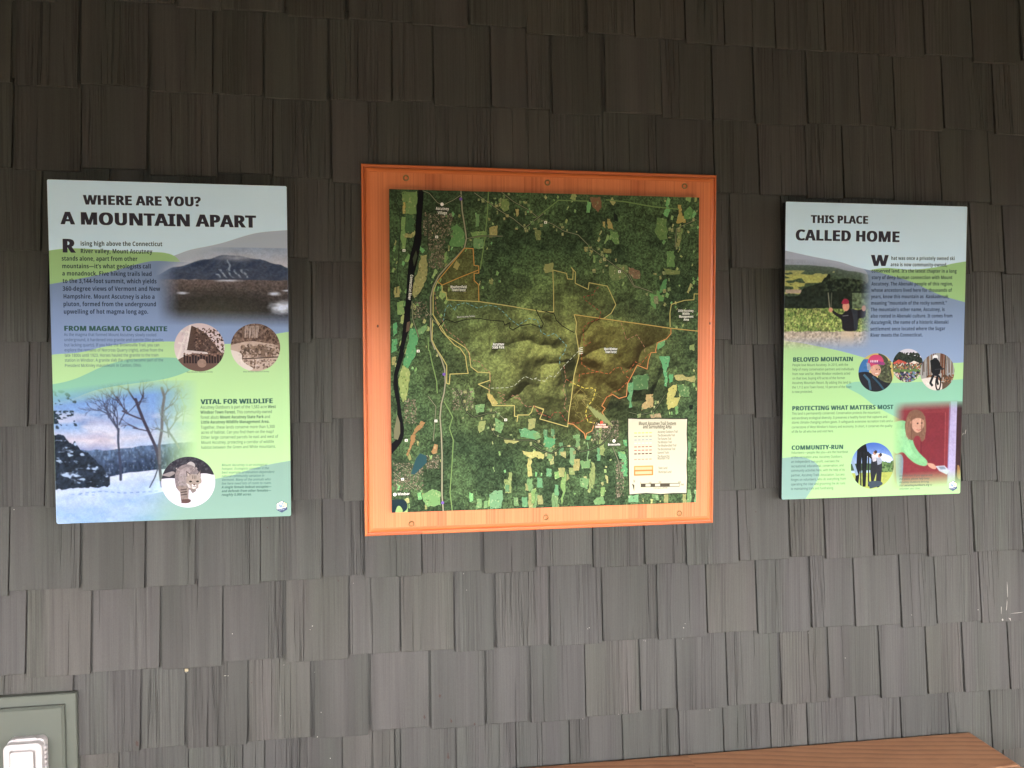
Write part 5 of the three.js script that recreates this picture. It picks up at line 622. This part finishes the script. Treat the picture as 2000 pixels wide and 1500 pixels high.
{ // the fir panel with its moulded edge
  const cx = 0.4976, cy = 1.7035, w = 1.0455, h = 1.0485, e = 0.0235;
  const o = thing('wood_panel', 'square varnished fir panel with moulded edge, screwed to the wall behind the relief map', 'panel', [cx, cy, 0.0135]);
  const gp = box(w - 2 * e + 0.002, h - 2 * e + 0.002, 0.0185, 0, 0, 0.00925), up = gp.attributes.uv, pp = gp.attributes.position;
  for (let i = 0; i < pp.count; i++) up.setXY(i, (pp.getX(i) + 0.5) / 0.6, (pp.getY(i) + 0.5) / 1.2);
  part('panel_core', gp, firMat, o);
  const prof = [[0, 0], [0, 0.0105], [0.0022, 0.0128], [0.0055, 0.0128], [0.0062, 0.0098], [0.0085, 0.0094], [0.0098, 0.0135], [0.0125, 0.0172], [0.0175, 0.0186], [e, 0.0188], [e, 0]];
  const side = (len, q) => {                                        // mitred moulding along +x, outer edge at y = 0, inwards +y
    const P = [], U = []; const at = (i, s) => { const [a, z] = prof[i]; return [s * (len / 2 - a), a, z]; };
    for (let i = 0; i < prof.length - 1; i++) { const A = at(i, -1), B = at(i, 1), C = at(i + 1, 1), D = at(i + 1, -1); for (const v of [A, C, B, A, D, C]) { P.push(...v); U.push((v[1] + q * 0.13) / 0.6 + 0.07, v[0] / 1.2 + q * 0.3); } }
    const g = new THREE.BufferGeometry(); g.setAttribute('position', new THREE.Float32BufferAttribute(P, 3)); g.setAttribute('uv', new THREE.Float32BufferAttribute(U, 2)); g.computeVertexNormals(); return g;
  };
  part('edge_moulding', side(w, 1).translate(0, -h / 2, 0), firEdge, o); part('edge_moulding', side(w, 2).rotateZ(Math.PI).translate(0, h / 2, 0), firEdge, o);
  part('edge_moulding', side(h, 3).rotateZ(-Math.PI / 2).translate(-w / 2, 0, 0), firEdge, o); part('edge_moulding', side(h, 4).rotateZ(Math.PI / 2).translate(w / 2, 0, 0), firEdge, o);
  const washer = new THREE.LatheGeometry([[0.0036, -0.0022], [0.0050, 0.0006], [0.0062, 0.0026], [0.0074, 0.0027], [0.0087, 0.0014], [0.0090, 0]].map((v) => new THREE.Vector2(...v)), 28).rotateX(Math.PI / 2);
  const head = new THREE.LatheGeometry([[0, -0.0035], [0.0018, -0.0035], [0.0019, -0.0006], [0.0034, -0.0009], [0.0046, -0.0016]].map((v) => new THREE.Vector2(...v)), 24).rotateX(Math.PI / 2);
  for (const [x, y] of [[0.0984, 2.1904], [0.5034, 2.1895], [0.9176, 2.1912], [0.1068, 1.2112], [0.4994, 1.2163], [0.9103, 1.2139]]) {
    const m = part('screw', washer.clone().translate(x - cx, y - cy, 0.0186), screwMat, o); part('screw_head', head.clone().translate(x - cx, y - cy, 0.0186), steel, m);
  }
  for (const [x, y] of [[0.0165, 1.7760], [1.0010, 1.7860]]) part('knot', new THREE.SphereGeometry(0.0028, 12, 8).scale(1, 1.5, 0.12).translate(x - cx, y - cy, 0.0187), std({ color: 0x6b3d20, roughness: 0.6 }), o);
}
{ // the carved relief map, a thick slab on the fir panel
  const w = 0.9055, h = 0.9065, n = 260;
  const o = thing('relief_map', 'square raised-relief aerial map of the mountain trails with a cream key, on the fir panel', 'map', [0.5036, 1.7022, 0.0322]);
  const g = new THREE.PlaneGeometry(w, h, n, n), p = g.attributes.position, base = 0.0165;
  for (let i = 0; i < p.count; i++) { const u = p.getX(i) / w + 0.5, v = 0.5 - p.getY(i) / h; let z = relief(u, v); if (u > 0.77 && u < 0.965 && v > 0.715 && v < 0.965) z = z * 0.25 + 0.0018; p.setZ(i, base + z); }
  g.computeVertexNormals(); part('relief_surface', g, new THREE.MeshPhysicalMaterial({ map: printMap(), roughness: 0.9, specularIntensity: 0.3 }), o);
  const P = [], edgePts = []; for (let i = 0; i <= n; i++) edgePts.push(i); for (let j = 1; j <= n; j++) edgePts.push(j * (n + 1) + n); for (let i = n - 1; i >= 0; i--) edgePts.push(n * (n + 1) + i); for (let j = n - 1; j >= 0; j--) edgePts.push(j * (n + 1));
  for (let k = 0; k < edgePts.length - 1; k++) { const a = edgePts[k], b = edgePts[k + 1], A = [p.getX(a), p.getY(a), p.getZ(a)], B = [p.getX(b), p.getY(b), p.getZ(b)]; P.push(...A, ...B, B[0], B[1], 0, ...A, B[0], B[1], 0, A[0], A[1], 0); }
  const s = new THREE.BufferGeometry(); s.setAttribute('position', new THREE.Float32BufferAttribute(P, 3)); s.setAttribute('uv', new THREE.Float32BufferAttribute(new Float32Array(P.length / 3 * 2), 2)); s.computeVertexNormals();
  part('slab_edge', s, std({ color: 0x1b1d17, roughness: 0.6, side: THREE.DoubleSide }), o);
}
scene.traverse((o) => { if (o.isMesh) o.castShadow = o.receiveShadow = true; });
renderer.render(scene, camera);
